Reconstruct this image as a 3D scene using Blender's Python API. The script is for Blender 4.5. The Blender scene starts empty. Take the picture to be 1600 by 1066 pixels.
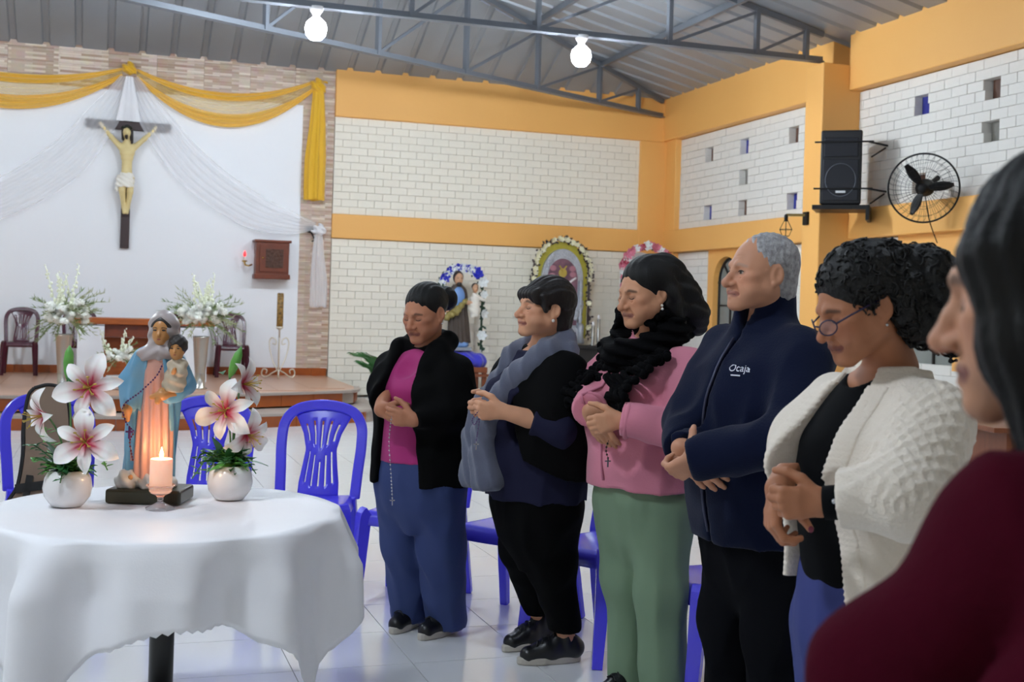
import bpy, bmesh, math, random
import numpy as np
from mathutils import Vector, Matrix
random.seed(7); rng = np.random.default_rng(7)
PI = math.pi
S = bpy.context.scene
COL = S.collection
# ---------------------------------------------------------------- camera
TH, RO = math.radians(18.67), 0.0300
cs, sn = math.cos(TH), math.sin(TH)
RT, FW, UP = Vector((cs, -sn, 0)), Vector((sn, cs, 0)), Vector((0, 0, 1))
cam = bpy.data.cameras.new('camera'); camo = bpy.data.objects.new('camera', cam); COL.objects.link(camo)
cx_ = RT*math.cos(RO)+UP*math.sin(RO); cy_ = UP*math.cos(RO)-RT*math.sin(RO)
M_ = Matrix((cx_, cy_, -FW)).transposed().to_4x4(); M_.translation = (0, 0, 1.38)
camo.matrix_world = M_
cam.sensor_width = 36; cam.lens = 1900/1600*36; cam.shift_y = -50.7/1600
cam.clip_start = .05; cam.clip_end = 100
cam.dof.use_dof = True; cam.dof.focus_distance = 4.4; cam.dof.aperture_fstop = 6.3
S.camera = camo
# ---------------------------------------------------------------- light, exposure
wd = bpy.data.worlds.new('world'); S.world = wd; wd.use_nodes = True
wb = wd.node_tree.nodes['Background']; wb.inputs[0].default_value = (.55, .62, .8, 1); wb.inputs[1].default_value = .22
S.view_settings.view_transform = 'Standard'; S.view_settings.look = 'None'
S.view_settings.exposure = 0.82; S.view_settings.gamma = 1; S.view_settings.use_curve_mapping = False
LAMP_POWER = 900; LAMP_COL = (.80, .90, 1.0)
# ---------------------------------------------------------------- helpers
def lin(h):
    h = h.lstrip('#'); o = []
    for i in (0, 2, 4):
        v = int(h[i:i+2], 16)/255; o.append(v/12.92 if v <= .04045 else ((v+.055)/1.055)**2.4)
    return (*o, 1)
def mat(name, col, rough=.5, metal=0, bump=None, var=None, vcol=False, alpha=1, emit=None, spec=None, trans=0, sheen=0, coat=0, sss=0, ior=None, stretch=(1, 1, 1), bwave=None):
    m = bpy.data.materials.new(name); m.use_nodes = True; nt = m.node_tree; N = nt.nodes; L = nt.links
    b = N['Principled BSDF']; c = lin(col) if isinstance(col, str) else col
    b.inputs['Base Color'].default_value = c; b.inputs['Roughness'].default_value = rough; b.inputs['Metallic'].default_value = metal
    b.inputs['Alpha'].default_value = alpha
    if spec is not None: b.inputs['Specular IOR Level'].default_value = spec
    if trans: b.inputs['Transmission Weight'].default_value = trans
    if sheen: b.inputs['Sheen Weight'].default_value = sheen; b.inputs['Sheen Roughness'].default_value = .5
    if coat: b.inputs['Coat Weight'].default_value = coat; b.inputs['Coat Roughness'].default_value = .1
    if sss: b.inputs['Subsurface Weight'].default_value = sss; b.inputs['Subsurface Radius'].default_value = (.012, .005, .003); b.inputs['Subsurface Scale'].default_value = 1
    if ior: b.inputs['IOR'].default_value = ior
    if emit: b.inputs['Emission Color'].default_value = lin(emit[0]); b.inputs['Emission Strength'].default_value = emit[1]
    tc = None
    def coords():
        t = N.new('ShaderNodeTexCoord'); mp = N.new('ShaderNodeMapping'); mp.inputs['Scale'].default_value = stretch
        L.new(t.outputs['Object'], mp.inputs[0]); return mp.outputs[0]
    src = None
    if vcol:
        a = N.new('ShaderNodeAttribute'); a.attribute_name = 'Col'; src = a.outputs['Color']
    if var:                                    # (noise scale, amount[, second colour])
        tc = tc or coords(); n = N.new('ShaderNodeTexNoise'); n.inputs['Scale'].default_value = var[0]; n.inputs['Detail'].default_value = 4
        L.new(tc, n.inputs['Vector']); mx = N.new('ShaderNodeMix'); mx.data_type = 'RGBA'
        rp = N.new('ShaderNodeMapRange'); rp.inputs[1].default_value = .3; rp.inputs[2].default_value = .7; rp.inputs[3].default_value = 0; rp.inputs[4].default_value = var[1]
        L.new(n.outputs[0], rp.inputs[0]); L.new(rp.outputs[0], mx.inputs[0])
        if src: L.new(src, mx.inputs[6])
        else: mx.inputs[6].default_value = c
        mx.inputs[7].default_value = lin(var[2]) if len(var) > 2 else (c[0]*.45, c[1]*.45, c[2]*.45, 1)
        src = mx.outputs[2]
    if src: L.new(src, b.inputs['Base Color'])
    if bump:                                   # (scale, strength, distance)
        tc = tc or coords(); n = N.new('ShaderNodeTexNoise'); n.inputs['Scale'].default_value = bump[0]; n.inputs['Detail'].default_value = 3
        L.new(tc, n.inputs['Vector']); bp = N.new('ShaderNodeBump'); bp.inputs['Strength'].default_value = bump[1]; bp.inputs['Distance'].default_value = bump[2] if len(bump) > 2 else .003
        L.new(n.outputs[0], bp.inputs['Height']); L.new(bp.outputs[0], b.inputs['Normal'])
    if bwave:                                  # (scale, strength, distance, direction)
        tc = tc or coords(); n = N.new('ShaderNodeTexWave'); n.inputs['Scale'].default_value = bwave[0]; n.inputs['Distortion'].default_value = 1.5; n.bands_direction = bwave[3]
        L.new(tc, n.inputs['Vector']); bp = N.new('ShaderNodeBump'); bp.inputs['Strength'].default_value = bwave[1]; bp.inputs['Distance'].default_value = bwave[2]
        L.new(n.outputs[1], bp.inputs['Height']); L.new(bp.outputs[0], b.inputs['Normal'])
    return m
class MB:
    """collects verts and faces, builds ONE mesh object"""
    def __init__(s): s.v = []; s.f = []; s.c = None
    def add(s, v, f):
        o = len(s.v); s.v += [tuple(p) for p in v]; s.f += [tuple(i+o for i in q) for q in f]; return s
    def box(s, lo, hi):
        x0, y0, z0 = lo; x1, y1, z1 = hi
        return s.add([(x0, y0, z0), (x1, y0, z0), (x1, y1, z0), (x0, y1, z0), (x0, y0, z1), (x1, y0, z1), (x1, y1, z1), (x0, y1, z1)],
              [(0, 3, 2, 1), (4, 5, 6, 7), (0, 1, 5, 4), (1, 2, 6, 5), (2, 3, 7, 6), (3, 0, 4, 7)])
    def tube(s, pts, r, n=8, cap=True, sq=None, flat=None):
        """sweep a round (or sq=(w,h) rectangular) section along points; r scalar or list; flat = up hint"""
        P = [Vector(p) for p in pts]; k = len(P); R = r if hasattr(r, '__len__') else [r]*k
        up = Vector(flat) if flat else Vector((0, 0, 1)); vs = []; fs = []; prev = None
        for i in range(k):
            t = (P[min(i+1, k-1)]-P[max(i-1, 0)]).normalized()
            a = up if (flat or prev is None) else prev
            if abs(t.dot(a)) > .98: a = Vector((1, 0, 0)) if abs(t.x) < .9 else Vector((0, 1, 0))
            b1 = t.cross(a).normalized(); b2 = b1.cross(t).normalized(); prev = b2
            for j in range(n):
                an = 2*PI*(j+.5)/n
                if sq: w, h = sq; x, y = math.copysign(w/2, math.cos(an)), math.copysign(h/2, math.sin(an))
                else: x, y = R[i]*math.cos(an), R[i]*math.sin(an)
                vs.append(P[i]+b1*x+b2*y)
        for i in range(k-1):
            for j in range(n):
                fs.append((i*n+j, i*n+(j+1) % n, (i+1)*n+(j+1) % n, (i+1)*n+j))
        if cap: fs.append(tuple(range(n-1, -1, -1))); fs.append(tuple((k-1)*n+j for j in range(n)))
        return s.add(vs, fs)
    def bar(s, a, b, w, h, up=(0, 0, 1)): return s.tube([a, b], 1, 4, sq=(w, h), flat=up)
    def lathe(s, prof, n=24, c=(0, 0, 0), cap=True):
        vs = []; fs = []; k = len(prof)
        for r, z in prof:
            for j in range(n): a = 2*PI*j/n; vs.append((c[0]+r*math.cos(a), c[1]+r*math.sin(a), c[2]+z))
        for i in range(k-1):
            for j in range(n): fs.append((i*n+j, i*n+(j+1) % n, (i+1)*n+(j+1) % n, (i+1)*n+j))
        if cap: fs.append(tuple(range(n-1, -1, -1))); fs.append(tuple((k-1)*n+j for j in range(n)))
        return s.add(vs, fs)
    def ball(s, c, r, n=10, m=6):
        r = r if hasattr(r, '__len__') else (r, r, r); vs = [(c[0], c[1], c[2]-r[2])]; fs = []
        for i in range(1, m):
            t = PI*i/m-PI/2
            for j in range(n): a = 2*PI*j/n; vs.append((c[0]+r[0]*math.cos(t)*math.cos(a), c[1]+r[1]*math.cos(t)*math.sin(a), c[2]+r[2]*math.sin(t)))
        vs.append((c[0], c[1], c[2]+r[2])); T = len(vs)-1
        for j in range(n):
            fs.append((0, 1+(j+1) % n, 1+j)); fs.append((T, 1+(m-2)*n+j, 1+(m-2)*n+(j+1) % n))
            for i in range(m-2): fs.append((1+i*n+j, 1+i*n+(j+1) % n, 1+(i+1)*n+(j+1) % n, 1+(i+1)*n+j))
        return s.add(vs, fs)
    def grid(s, f, nu, nv, cu=False):
        """surface f(u,v) over [0,1]^2"""
        vs = [f(i/nu, j/nv) for j in range(nv+1) for i in range(nu+1)]; w = nu+1
        return s.add(vs, [(j*w+i, j*w+i+1, (j+1)*w+i+1, (j+1)*w+i) for j in range(nv) for i in range(nu)])
    def prism(s, poly, z0, z1):
        n = len(poly)
        return s.add([(x, y, z0) for x, y in poly]+[(x, y, z1) for x, y in poly],
            [tuple(range(n-1, -1, -1)), tuple(range(n, 2*n))]+[(i, (i+1) % n, n+(i+1) % n, n+i) for i in range(n)])
    def mesh(s, name, smooth=False):
        me = bpy.data.meshes.new(name); me.from_pydata([tuple(v) for v in s.v], [], s.f)
        if smooth: me.polygons.foreach_set('use_smooth', [True]*len(me.polygons))
        return me
    def build(s, name, m, parent=None, smooth=False, bev=0, sub=0, thick=0, loc=None):
        o = bpy.data.objects.new(name, s.mesh(name, smooth)); COL.objects.link(o); put(o, m, parent)
        if loc is not None: o.location = loc
        if thick: q = o.modifiers.new('solid', 'SOLIDIFY'); q.thickness = thick; q.offset = 0
        if bev: q = o.modifiers.new('bevel', 'BEVEL'); q.width = bev; q.segments = 2; q.limit_method = 'ANGLE'; q.angle_limit = .6
        if sub: q = o.modifiers.new('sub', 'SUBSURF'); q.levels = q.render_levels = sub
        return o
def put(o, m, parent=None):
    if m is not None:
        for q in (m if isinstance(m, (list, tuple)) else [m]): o.data.materials.append(q)
    if parent is not None: o.parent = parent
    return o
def tag(o, label=None, cat=None, group=None, kind=None):
    for k, v in (('label', label), ('category', cat), ('group', group), ('kind', kind)):
        if v: o[k] = v
    return o
def thing(name, label, cat, loc=(0, 0, 0), rz=0, group=None):
    o = bpy.data.objects.new(name, None); COL.objects.link(o); o.empty_display_size = .1
    o.location = loc; o.rotation_euler = (0, 0, rz); return tag(o, label, cat, group)
def child_copy(src, parent, loc=None, rot=None, scale=None):
    c = src.copy(); COL.objects.link(c); c.parent = parent
    if loc is not None: c.location = loc
    if rot is not None: c.rotation_euler = rot
    if scale is not None: c.scale = scale
    return c
def copy_tree(root, loc, rz, label, group=None):
    r = root.copy(); COL.objects.link(r); r.location = loc; r.rotation_euler = (0, 0, rz); r['label'] = label
    if group: r['group'] = group
    for ch in list(root.children):
        c = child_copy(ch, r)
        for g in ch.children: child_copy(g, c)
    return r
def arc(f, n): return [f(i/n) for i in range(n+1)]
def lerp(a, b, t): return a+(b-a)*t
def bez(pts, n):
    """Catmull-Rom through points"""
    P = [Vector(p) for p in pts]; P = [P[0]*2-P[1]]+P+[P[-1]*2-P[-2]]; out = []
    for i in range(1, len(P)-2):
        for j in range(n):
            t = j/n; a, b, c, d = P[i-1], P[i], P[i+1], P[i+2]
            out.append(.5*((2*b)+(c-a)*t+(2*a-5*b+4*c-d)*t*t+(3*b-a-3*c+d)*t**3))
    return out+[P[-2]]
# ---------------------------------------------------------------- setting: floor, walls, roof
YB, XR = 17.9, 8.62                      # back wall, right wall
m_tile = mat('floor tile', '#e9e9ea', .16, var=(1.3, .12, '#d8d6d2'), coat=.3)
m_grout = mat('floor grout', '#8d8b88', .8)
m_cream = mat('cream painted brick', '#f2ebdb', .55, bump=(60, .25, .004), var=(3, .25, '#e8dfcb'))
m_white_br = mat('white painted brick', '#e9e6df', .55, bump=(60, .25, .004), var=(3, .25, '#dad6cc'))
m_mortar = mat('mortar joint', '#e0d8c2', .8)
m_orange = mat('orange wall paint', '#f4b766', .55, bump=(25, .12, .004), var=(1.2, .2, '#eeab57'))
m_board = mat('white altar board', '#f2f3f6', .45)
m_brown_t = mat('brown ceramic tile', '#a8561f', .3, var=(6, .5, '#8a3f14'))
m_stage = mat('beige stage tile', '#c79a7c', .3, var=(5, .4, '#b4876c'))
m_edge = mat('grey step nosing', '#a79a90', .4)
m_steel = mat('grey painted steel', '#6f747c', .45, metal=.3)
m_roof = mat('metal roof sheet', '#9a9fa5', .42, metal=.35, var=(.9, .3, '#777b80'), stretch=(1, 1, 1))
# floor with separate tiles
fl = MB().box((-8.2, -3.2, -.12), (9.2, 18.4, -.004)).build('floor', m_grout); tag(fl, kind='structure')
T = .4595; ox, oy = .718-2*T, 5.02-.466*2
TY = .467
def fwd(x, y): return x*sn+y*cs
def inview(x, y, lo=-1.0, hi=1.0):
    f = fwd(x, y)
    if f < 1.2: return False
    return abs((x*cs-y*sn)/f*1900) < 930
tl = []
for i in range(-18, 19):
    for j in range(-16, 30):
        x, y = ox+i*T, oy+j*TY
        if x+T/2 < -8 or x+T/2 > 8.5 or y+TY > 17.9: continue
        tl.append((0 if inview(x+T/2, y+TY/2) and fwd(x, y) > 3.2 else 1, fwd(x, y), x, y))
tl.sort()
tb = MB().box((.002, .002, -.01), (T-.002, TY-.002, 0)).build('tile', m_tile, fl, loc=(tl[0][2], tl[0][3], 0))
for q in tl[1:300]: child_copy(tb, fl, (q[2], q[3], 0))
rest = MB()
for q in tl[300:]: rest.box((q[2]+.002, q[3]+.002, -.01), (q[2]+T-.002, q[3]+TY-.002, 0))
tag(rest.build('tile', m_tile, fl), kind='stuff')

def bricks(parent, m, axis, base, length, z0, nrow, keep, budget, holes=(), start=0, depth=.10, rh=.1104, bl=.25):
    """courses of bricks along axis 'x' (facing -y) or 'y' (facing -x); returns pieces (a0,a1,z0)"""
    out = []
    for r in range(nrow):
        z = z0+r*rh; a = start-(bl/2 if r % 2 else 0)-bl
        while a < start+length:
            segs = [(max(a, start), min(a+bl, start+length))]
            for h0, h1, hz0, hz1 in holes:
                if z+rh/2 > hz0 and z+rh/2 < hz1:
                    ns = []
                    for s0, s1 in segs:
                        if s1 <= h0 or s0 >= h1: ns.append((s0, s1)); continue
                        if s0 < h0: ns.append((s0, h0))
                        if s1 > h1: ns.append((h1, s1))
                    segs = ns
            out += [(s0, s1, z) for s0, s1 in segs if s1-s0 > .03]
            a += bl
    return out
def lay(parent, m, axis, base, pieces, depth, rh=.1104):
    """pieces: list (visible rank, a0, a1, z); first 300 become parts, the rest one stuff part"""
    g = .0016; full = None; pieces.sort(key=lambda p: p[0])
    bm_ = MB()
    e = .003                                  # softened front arris: a proud face with chamfer
    def unit(L, h):
        q = MB(); d = depth
        v = [(g, 0, g), (L-g, 0, g), (L-g, 0, h-g), (g, 0, h-g)]
        f_ = [(g+e, -e, g+e), (L-g-e, -e, g+e), (L-g-e, -e, h-g-e), (g+e, -e, h-g-e)]
        bk = [(g, d, g), (L-g, d, g), (L-g, d, h-g), (g, d, h-g)]
        q.add(f_+v+bk, [(0, 1, 2, 3)]+[(4+i, 4+(i+1) % 4, (i+1) % 4, i) for i in range(4)]+[(8+i, 8+(i+1) % 4, 4+(i+1) % 4, 4+i) for i in range(4)])
        return q
    cache = {}
    for k, (rk, a0, a1, z) in enumerate(pieces):
        L = round(a1-a0, 3); jit = random.uniform(-.003, .002)
        if k < 300:
            if L not in cache: cache[L] = unit(L, rh).mesh('brick'); cache[L].materials.append(m)
            o = bpy.data.objects.new('brick', cache[L]); COL.objects.link(o); o.parent = parent
            if axis == 'x': o.location = (a0, base+jit, z)
            else: o.location = (base+jit, a1, z); o.rotation_euler = (0, 0, -PI/2)
        else:
            u = unit(L, rh)
            u.v = [(a0+x, base+jit+y, z+zz) if axis == 'x' else (base+jit+y, a1-x, z+zz) for x, y, zz in u.v]
            bm_.add(u.v, u.f)
    if bm_.v: tag(bm_.build('brick', m, parent), kind='stuff')
# back wall
wb_ = MB().box((-8, YB+.10, -.1), (9.1, YB+.3, 4.95)).build('wall_back', m_mortar); tag(wb_, kind='structure')
up = bricks(wb_, m_cream, 'x', 0, 4.95, 2.705, 13, None, 0, start=3.2)
lo = bricks(wb_, m_cream, 'x', 0, 5.4, 0.02, 21, None, 0, start=3.2)
def vis_b(p):
    z = p[2]; x = p[0]
    hid = (z < .55) or (z < 1.4 and 4.1 < x < 5.2) or (z < 1.1 and x > 3.6)
    return (1 if hid else 0, random.random())
lay(wb_, m_cream, 'x', YB, [(vis_b(p), *p) for p in up+lo], .1)
MB().box((3.19, YB-.07, 4.14), (8.62, YB+.1, 4.9)).build('beam', m_orange, wb_, bev=.012)
MB().box((3.19, YB-.05, 2.345), (8.62, YB+.1, 2.703)).build('beam', m_orange, wb_, bev=.012)
MB().box((8.13, YB-.062, 0), (8.62, YB+.1, 4.14)).build('column', m_orange, wb_, bev=.012)
MB().box((-8, YB-.07, 4.14), (-2.3, YB+.1, 4.9)).build('beam', m_orange, wb_, bev=.012)
MB().box((-8, YB-.02, 0), (-2.3, YB+.1, 4.14)).build('plaster_panel', m_cream, wb_)
# cladding tiles behind the altar: wood-strip ceramic
def clad_mat():
    m = bpy.data.materials.new('wood strip ceramic'); m.use_nodes = True; N = m.node_tree.nodes; L = m.node_tree.links; b = N['Principled BSDF']
    t = N.new('ShaderNodeTexCoord'); mp = N.new('ShaderNodeMapping'); mp.inputs['Rotation'].default_value = (PI/2, 0, 0); L.new(t.outputs['Object'], mp.inputs[0])
    gi = N.new('ShaderNodeObjectInfo'); ad = N.new('ShaderNodeVectorMath'); ad.operation = 'MULTIPLY_ADD'
    L.new(gi.outputs['Location'], ad.inputs[0]); ad.inputs[1].default_value = (1.7, 2.3, 3.1); L.new(mp.outputs[0], ad.inputs[2])
    br = N.new('ShaderNodeTexBrick'); L.new(ad.outputs[0], br.inputs['Vector'])
    br.inputs['Color1'].default_value = lin('#e9d9c8'); br.inputs['Color2'].default_value = lin('#b08f78'); br.inputs['Mortar'].default_value = lin('#c6b09c')
    br.inputs['Scale'].default_value = 1; br.inputs['Mortar Size'].default_value = .002; br.inputs['Brick Width'].default_value = .27; br.inputs['Row Height'].default_value = .033; br.offset = .37
    n = N.new('ShaderNodeTexNoise'); n.inputs['Scale'].default_value = 8; L.new(ad.outputs[0], n.inputs['Vector'])
    mx = N.new('ShaderNodeMix'); mx.data_type = 'RGBA'; mx.inputs[0].default_value = .3; L.new(br.outputs[0], mx.inputs[6]); L.new(n.outputs[1], mx.inputs[7]); mx.blend_type = 'SOFT_LIGHT'
    L.new(mx.outputs[2], b.inputs['Base Color']); b.inputs['Roughness'].default_value = .4
    bp = N.new('ShaderNodeBump'); bp.inputs['Strength'].default_value = .35; bp.inputs['Distance'].default_value = .006; L.new(br.outputs[0], bp.inputs['Height']); L.new(bp.outputs[0], b.inputs['Normal'])
    return m
m_clad = clad_mat()
cu = MB().box((.0015, -.02, .0015), (.6485, .08, .1785)).mesh('cladding_tile'); cu.materials.append(m_clad)
def clad(x, z, w=.65, h=.18):
    o = bpy.data.objects.new('cladding_tile', cu); COL.objects.link(o); o.parent = wb_; o.location = (x, YB, z); o.scale = (w/.65, 1, h/.18)
for i in range(-4, 5):
    for j in range(4):
        x = .002+.65*i
        if x < 3.19: clad(x, 4.22+j*.18, min(.65, 3.19-x))
for j in range(22): clad(2.72, .41+j*.1732, .47, .1732)
MB().box((-2.4, YB-.035, .41), (2.722, YB+.09, 4.262)).build('altar_board', m_board, wb_, bev=.004)
bt = MB().box((.002, -.02, 0), (.448, .09, .118)).build('skirting_tile', m_brown_t, wb_, loc=(-2.0, YB-.03, .30))
for i in range(1, 12): child_copy(bt, wb_, (-2.0+.45*i, YB-.03, .30), scale=(1 if i < 11 else .49, 1, 1))
# right wall
wr = MB().box((XR+.23, -3, -.1), (XR+.45, 18.3, 5)).build('wall_right', m_mortar); tag(wr, kind='structure')
BX = XR+.06
nich = [(16.43, 16.67, 9, 'br'), (15.37, 15.61, 9, 'bl'), (15.37, 15.61, 5, 'gr'), (15.37, 15.61, 1, 'br'), (14.06, 14.29, 9, 'br'), (16.43, 16.67, 1, 'bl'), (14.06, 14.29, 1, 'bl'),
        (11.40, 11.63, 9, 'bl'), (11.40, 11.63, 1, 'br'), (10.24, 10.47, 9, 'br'), (10.24, 10.47, 5, 'gr'), (9.1, 9.33, 9, 'bl'), (9.1, 9.33, 5, 'br'), (6.9, 7.13, 9, 'bl'), (6.9, 7.13, 5, 'br')]
holes = [(a, b, 2.705+.1104*r, 2.705+.1104*(r+2)) for a, b, r, _ in nich]
pcs = []
for y0, y1 in ((13.05, 17.84), (8.0, 12.72), (3.2, 7.6), (-2.5, 2.8)):
    for p in bricks(wr, None, 'y', 0, y1-y0, 2.705, 13, None, 0, holes=holes, start=y0): pcs.append(((0 if y0 > 8.2 or (y0 == 8.0 and p[0] > 9.2) else 2, random.random()), *p))
    wins = [(16.22, 15.45, .9, 2.2), (11.75, 10.85, .9, 2.2)]
    for p in bricks(wr, None, 'y', 0, y1-y0, .02, 21, None, 0, start=y0, holes=[(15.37, 16.48, .85, 2.36), (10.2, 11.86, .85, 2.36)]):
        pcs.append(((1 if p[2] > 1.9 and y0 > 8 else 3, random.random()), *p))
lay(wr, m_white_br, 'y', BX, pcs, .14)
gl = {'br': mat('brown niche glass', '#6b4a3c', .25, var=(9, .5)), 'bl': mat('blue niche glass', '#3b3f9c', .25, var=(9, .4)), 'gr': mat('grey niche glass', '#8b8880', .3, var=(9, .4))}
for a, b, r, k in nich:
    z = 2.705+.1104*r; MB().box((BX+.10, a, z), (BX+.115, b, z+.2208)).build('glass_pane', gl[k], wr)
for y0, y1 in ((13.06, 17.9), (7.6, 12.70), (2.9, 7.2), (-3, 2.5)):
    MB().box((XR-.10, y0, 4.15), (XR+.25, y1, 4.86)).build('beam', m_orange, wr, bev=.012)
    MB().box((XR-.06, y0, 2.35), (XR+.25, y1, 2.705)).build('beam', m_orange, wr, bev=.012)
for y in (12.69, 7.22, 2.5): MB().box((8.15, y, 0), (XR+.25, y+.38, 4.46)).build('column', m_orange, wr, bev=.015)
MB().box((XR-.04, 17.5, 0), (XR+.25, 17.95, 4.86)).build('column', m_orange, wr, bev=.012)
# the two other walls close the hall behind and beside the camera
wl = MB().box((-8.2, -3.2, -.1), (-8, 18.2, 5)).build('wall_left', m_cream); tag(wl, kind='structure')
wf = MB().box((-8.2, -3.2, -.1), (9.1, -3, 5)).build('wall_front', m_cream); tag(wf, kind='structure')
bs = MB().box((XR+.0, -3, 0), (XR+.065, 12.69, .12)).build('baseboard_right', mat('grey skirting', '#9a968e', .5)); tag(bs, kind='structure')
# arched windows in the right wall
m_frame = mat('dark window steel', '#2e2c2c', .5, metal=.4); m_pane = mat('dusty window pane', '#8f938f', .25, var=(3, .4, '#6a6c69')); m_blueg = mat('violet window pane', '#332f6b', .3)
def arched_window(n, y0, y1, zt, A0, A1):
    yc = (y0+y1)/2; r = (y1-y0)/2; zs = zt-r; X0, X1 = BX-.005, BX+.14
    w = thing('window_%d' % n, None, None); del_keys(w); tag(w, kind='structure')
    # orange spandrel with arch cut
    sp = MB(); N = 16
    Z0, Z1 = .85, 2.36
    outl = [(yc-r*math.cos(PI*i/N), zs+r*math.sin(PI*i/N)) for i in range(N+1)]
    top = [(A0+(A1-A0)*i/N, Z1) for i in range(N+1)]
    v = []; f = []
    for X in (X0, X1):
        o = len(v); v += [(X, y, z) for y, z in outl]+[(X, y, z) for y, z in top]
        for i in range(N): f.append((o+i, o+i+1, o+N+2+i, o+N+1+i))
    K = 2*(N+1)
    for i in range(N): f.append((i, K+i, K+i+1, i+1))
    sp.add(v, f); sp.box((X0, A0, zs), (X1, y0, zs+.001)); sp.box((X0, A0, Z0), (X1, y0, zs)).box((X0, y1, Z0), (X1, A1, zs))
    sp.add([(X0, A0, zs), (X0, y0, zs), (X0, A0, Z1)], [(0, 1, 2)]); sp.add([(X0, A1, zs), (X0, y1, zs), (X0, A1, Z1)], [(0, 2, 1)])
    sp.build('surround', m_orange, w)
    xp = BX+.09; fr = MB()
    fr.tube([(xp, y0+.02, Z0), (xp, y0+.02, zs)]+[(xp, yc-(r-.02)*math.cos(PI*i/N), zs+(r-.02)*math.sin(PI*i/N)) for i in range(N+1)]+[(xp, y1-.02, zs), (xp, y1-.02, Z0)], .02, 6)
    fr.bar((xp, y0, zs), (xp, y1, zs), .03, .03).bar((xp, yc, Z0), (xp, yc, zt), .025, .025)
    for a in (-.7, .7): fr.bar((xp, yc, zs), (xp, yc+r*math.sin(a), zs+r*math.cos(a)), .02, .02)
    for k in (.33, .66): fr.bar((xp, y0, lerp(Z0, zs, k)), (xp, y1, lerp(Z0, zs, k)), .02, .02)
    fr.build('window_frame', m_frame, w)
    for s in (0, 1):
        a, b = (y0, yc) if s == 0 else (yc, y1)
        MB().box((xp+.012, a, Z0), (xp+.02, b, zs)).build('pane', m_pane, w)
        q = [(yc, zs)]+[(yc+(-1 if s == 0 else 1)*r*math.sin(PI/2*i/8), zs+r*math.cos(PI/2*i/8)) for i in range(9)]
        MB().add([(xp+.015, y, z) for y, z in q], [tuple(range(len(q)))]).build('pane', m_pane if s else m_pane, w)
def del_keys(o):
    for k in list(o.keys()): del o[k]
arched_window(1, 15.55, 16.30, 2.24, 15.37, 16.48); arched_window(2, 10.86, 11.72, 2.16, 10.2, 11.86)
# altar platform: two curved steps
ZP = .31
fr_ = [(-6, 13.9), (-3.2, 13.8), (-1, 13.72), (-.34, 13.69), (.3, 13.75), (.99, 13.97), (1.72, 14.25), (2.53, 14.63), (3.0, 14.92)]
fs_ = [(-6, 13.3), (-3.2, 13.25), (-.93, 13.22), (.3, 13.13), (.99, 13.2), (1.62, 13.37), (2.37, 13.7), (3.0, 14.05), (3.3, 14.4)]
st = MB().prism(fr_+[(3.17, 15.6), (3.19, YB), (-6, YB)], .15, ZP-.02).build('trim_1', m_edge); tag(st, kind='structure')
MB().prism(fs_+[(3.35, 15.4), (3.35, 16), (-6, 16)], 0, .15-.02).build('step', m_edge, st)
def strip_tiles(poly, z0, z1, off, w=.45):
    """vertical riser tiles along a polyline"""
    P = bez([(x, y, 0) for x, y in poly], 8); acc = 0; pts = [P[0]]; out = []
    for a, b in zip(P, P[1:]):
        acc += (b-a).length
        if acc >= w: out.append((pts[-1], b)); pts.append(b); acc = 0
    for a, b in out:
        d = (b-a); n = Vector((d.y, -d.x, 0)).normalized(); L = d.length
        o = MB().box((.003, -off, z0), (L-.003, .02, z1)).build('riser_tile', m_brown_t, st); o.location = (a.x, a.y, 0); o.rotation_euler = (0, 0, math.atan2(d.y, d.x))
strip_tiles(fr_[1:], .15, ZP-.03, .008); strip_tiles(fs_[1:], .0, .12, .008)
strip_tiles([(3.0, 14.92), (3.17, 15.6), (3.18, 16.6), (3.19, YB)], .15, ZP-.03, .008)
def nosing(poly, z):
    P = bez([(x, y, z) for x, y in poly], 6); MB().tube(P, 1, 4, sq=(.07, .03), flat=(0, 0, 1)).build('nosing', m_edge, st)
nosing(fr_+[(3.17, 15.6)], ZP-.012); nosing(fs_, .138)
# stage top tiles
def inpoly(x, y, P):
    c = False; n = len(P)
    for i in range(n):
        (x1, y1), (x2, y2) = P[i], P[(i+1) % n]
        if (y1 > y) != (y2 > y) and x < (x2-x1)*(y-y1)/(y2-y1)+x1: c = not c
    return c
PP = fr_+[(3.17, 15.6), (3.19, YB), (-6, YB)]
tt = MB().box((.003, .003, -.018), (.447, .447, 0)).mesh('stage_tile'); tt.materials.append(m_stage)
for i in range(-10, 8):
    for j in range(10):
        x, y = -.2+.45*i, 13.40+.45*j
        if all(inpoly(x+a, y+b, PP) for a in (.02, .43) for b in (.02, .43)) and x > -2.5:
            o = bpy.data.objects.new('stage_tile', tt); COL.objects.link(o); o.parent = st; o.location = (x, y, ZP)
MB().prism([(x, y+.02) for x, y in fr_]+[(3.15, 15.6), (3.17, YB), (-6, YB)], ZP-.019, ZP-.006).build('stage_bed', m_stage, st)
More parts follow.
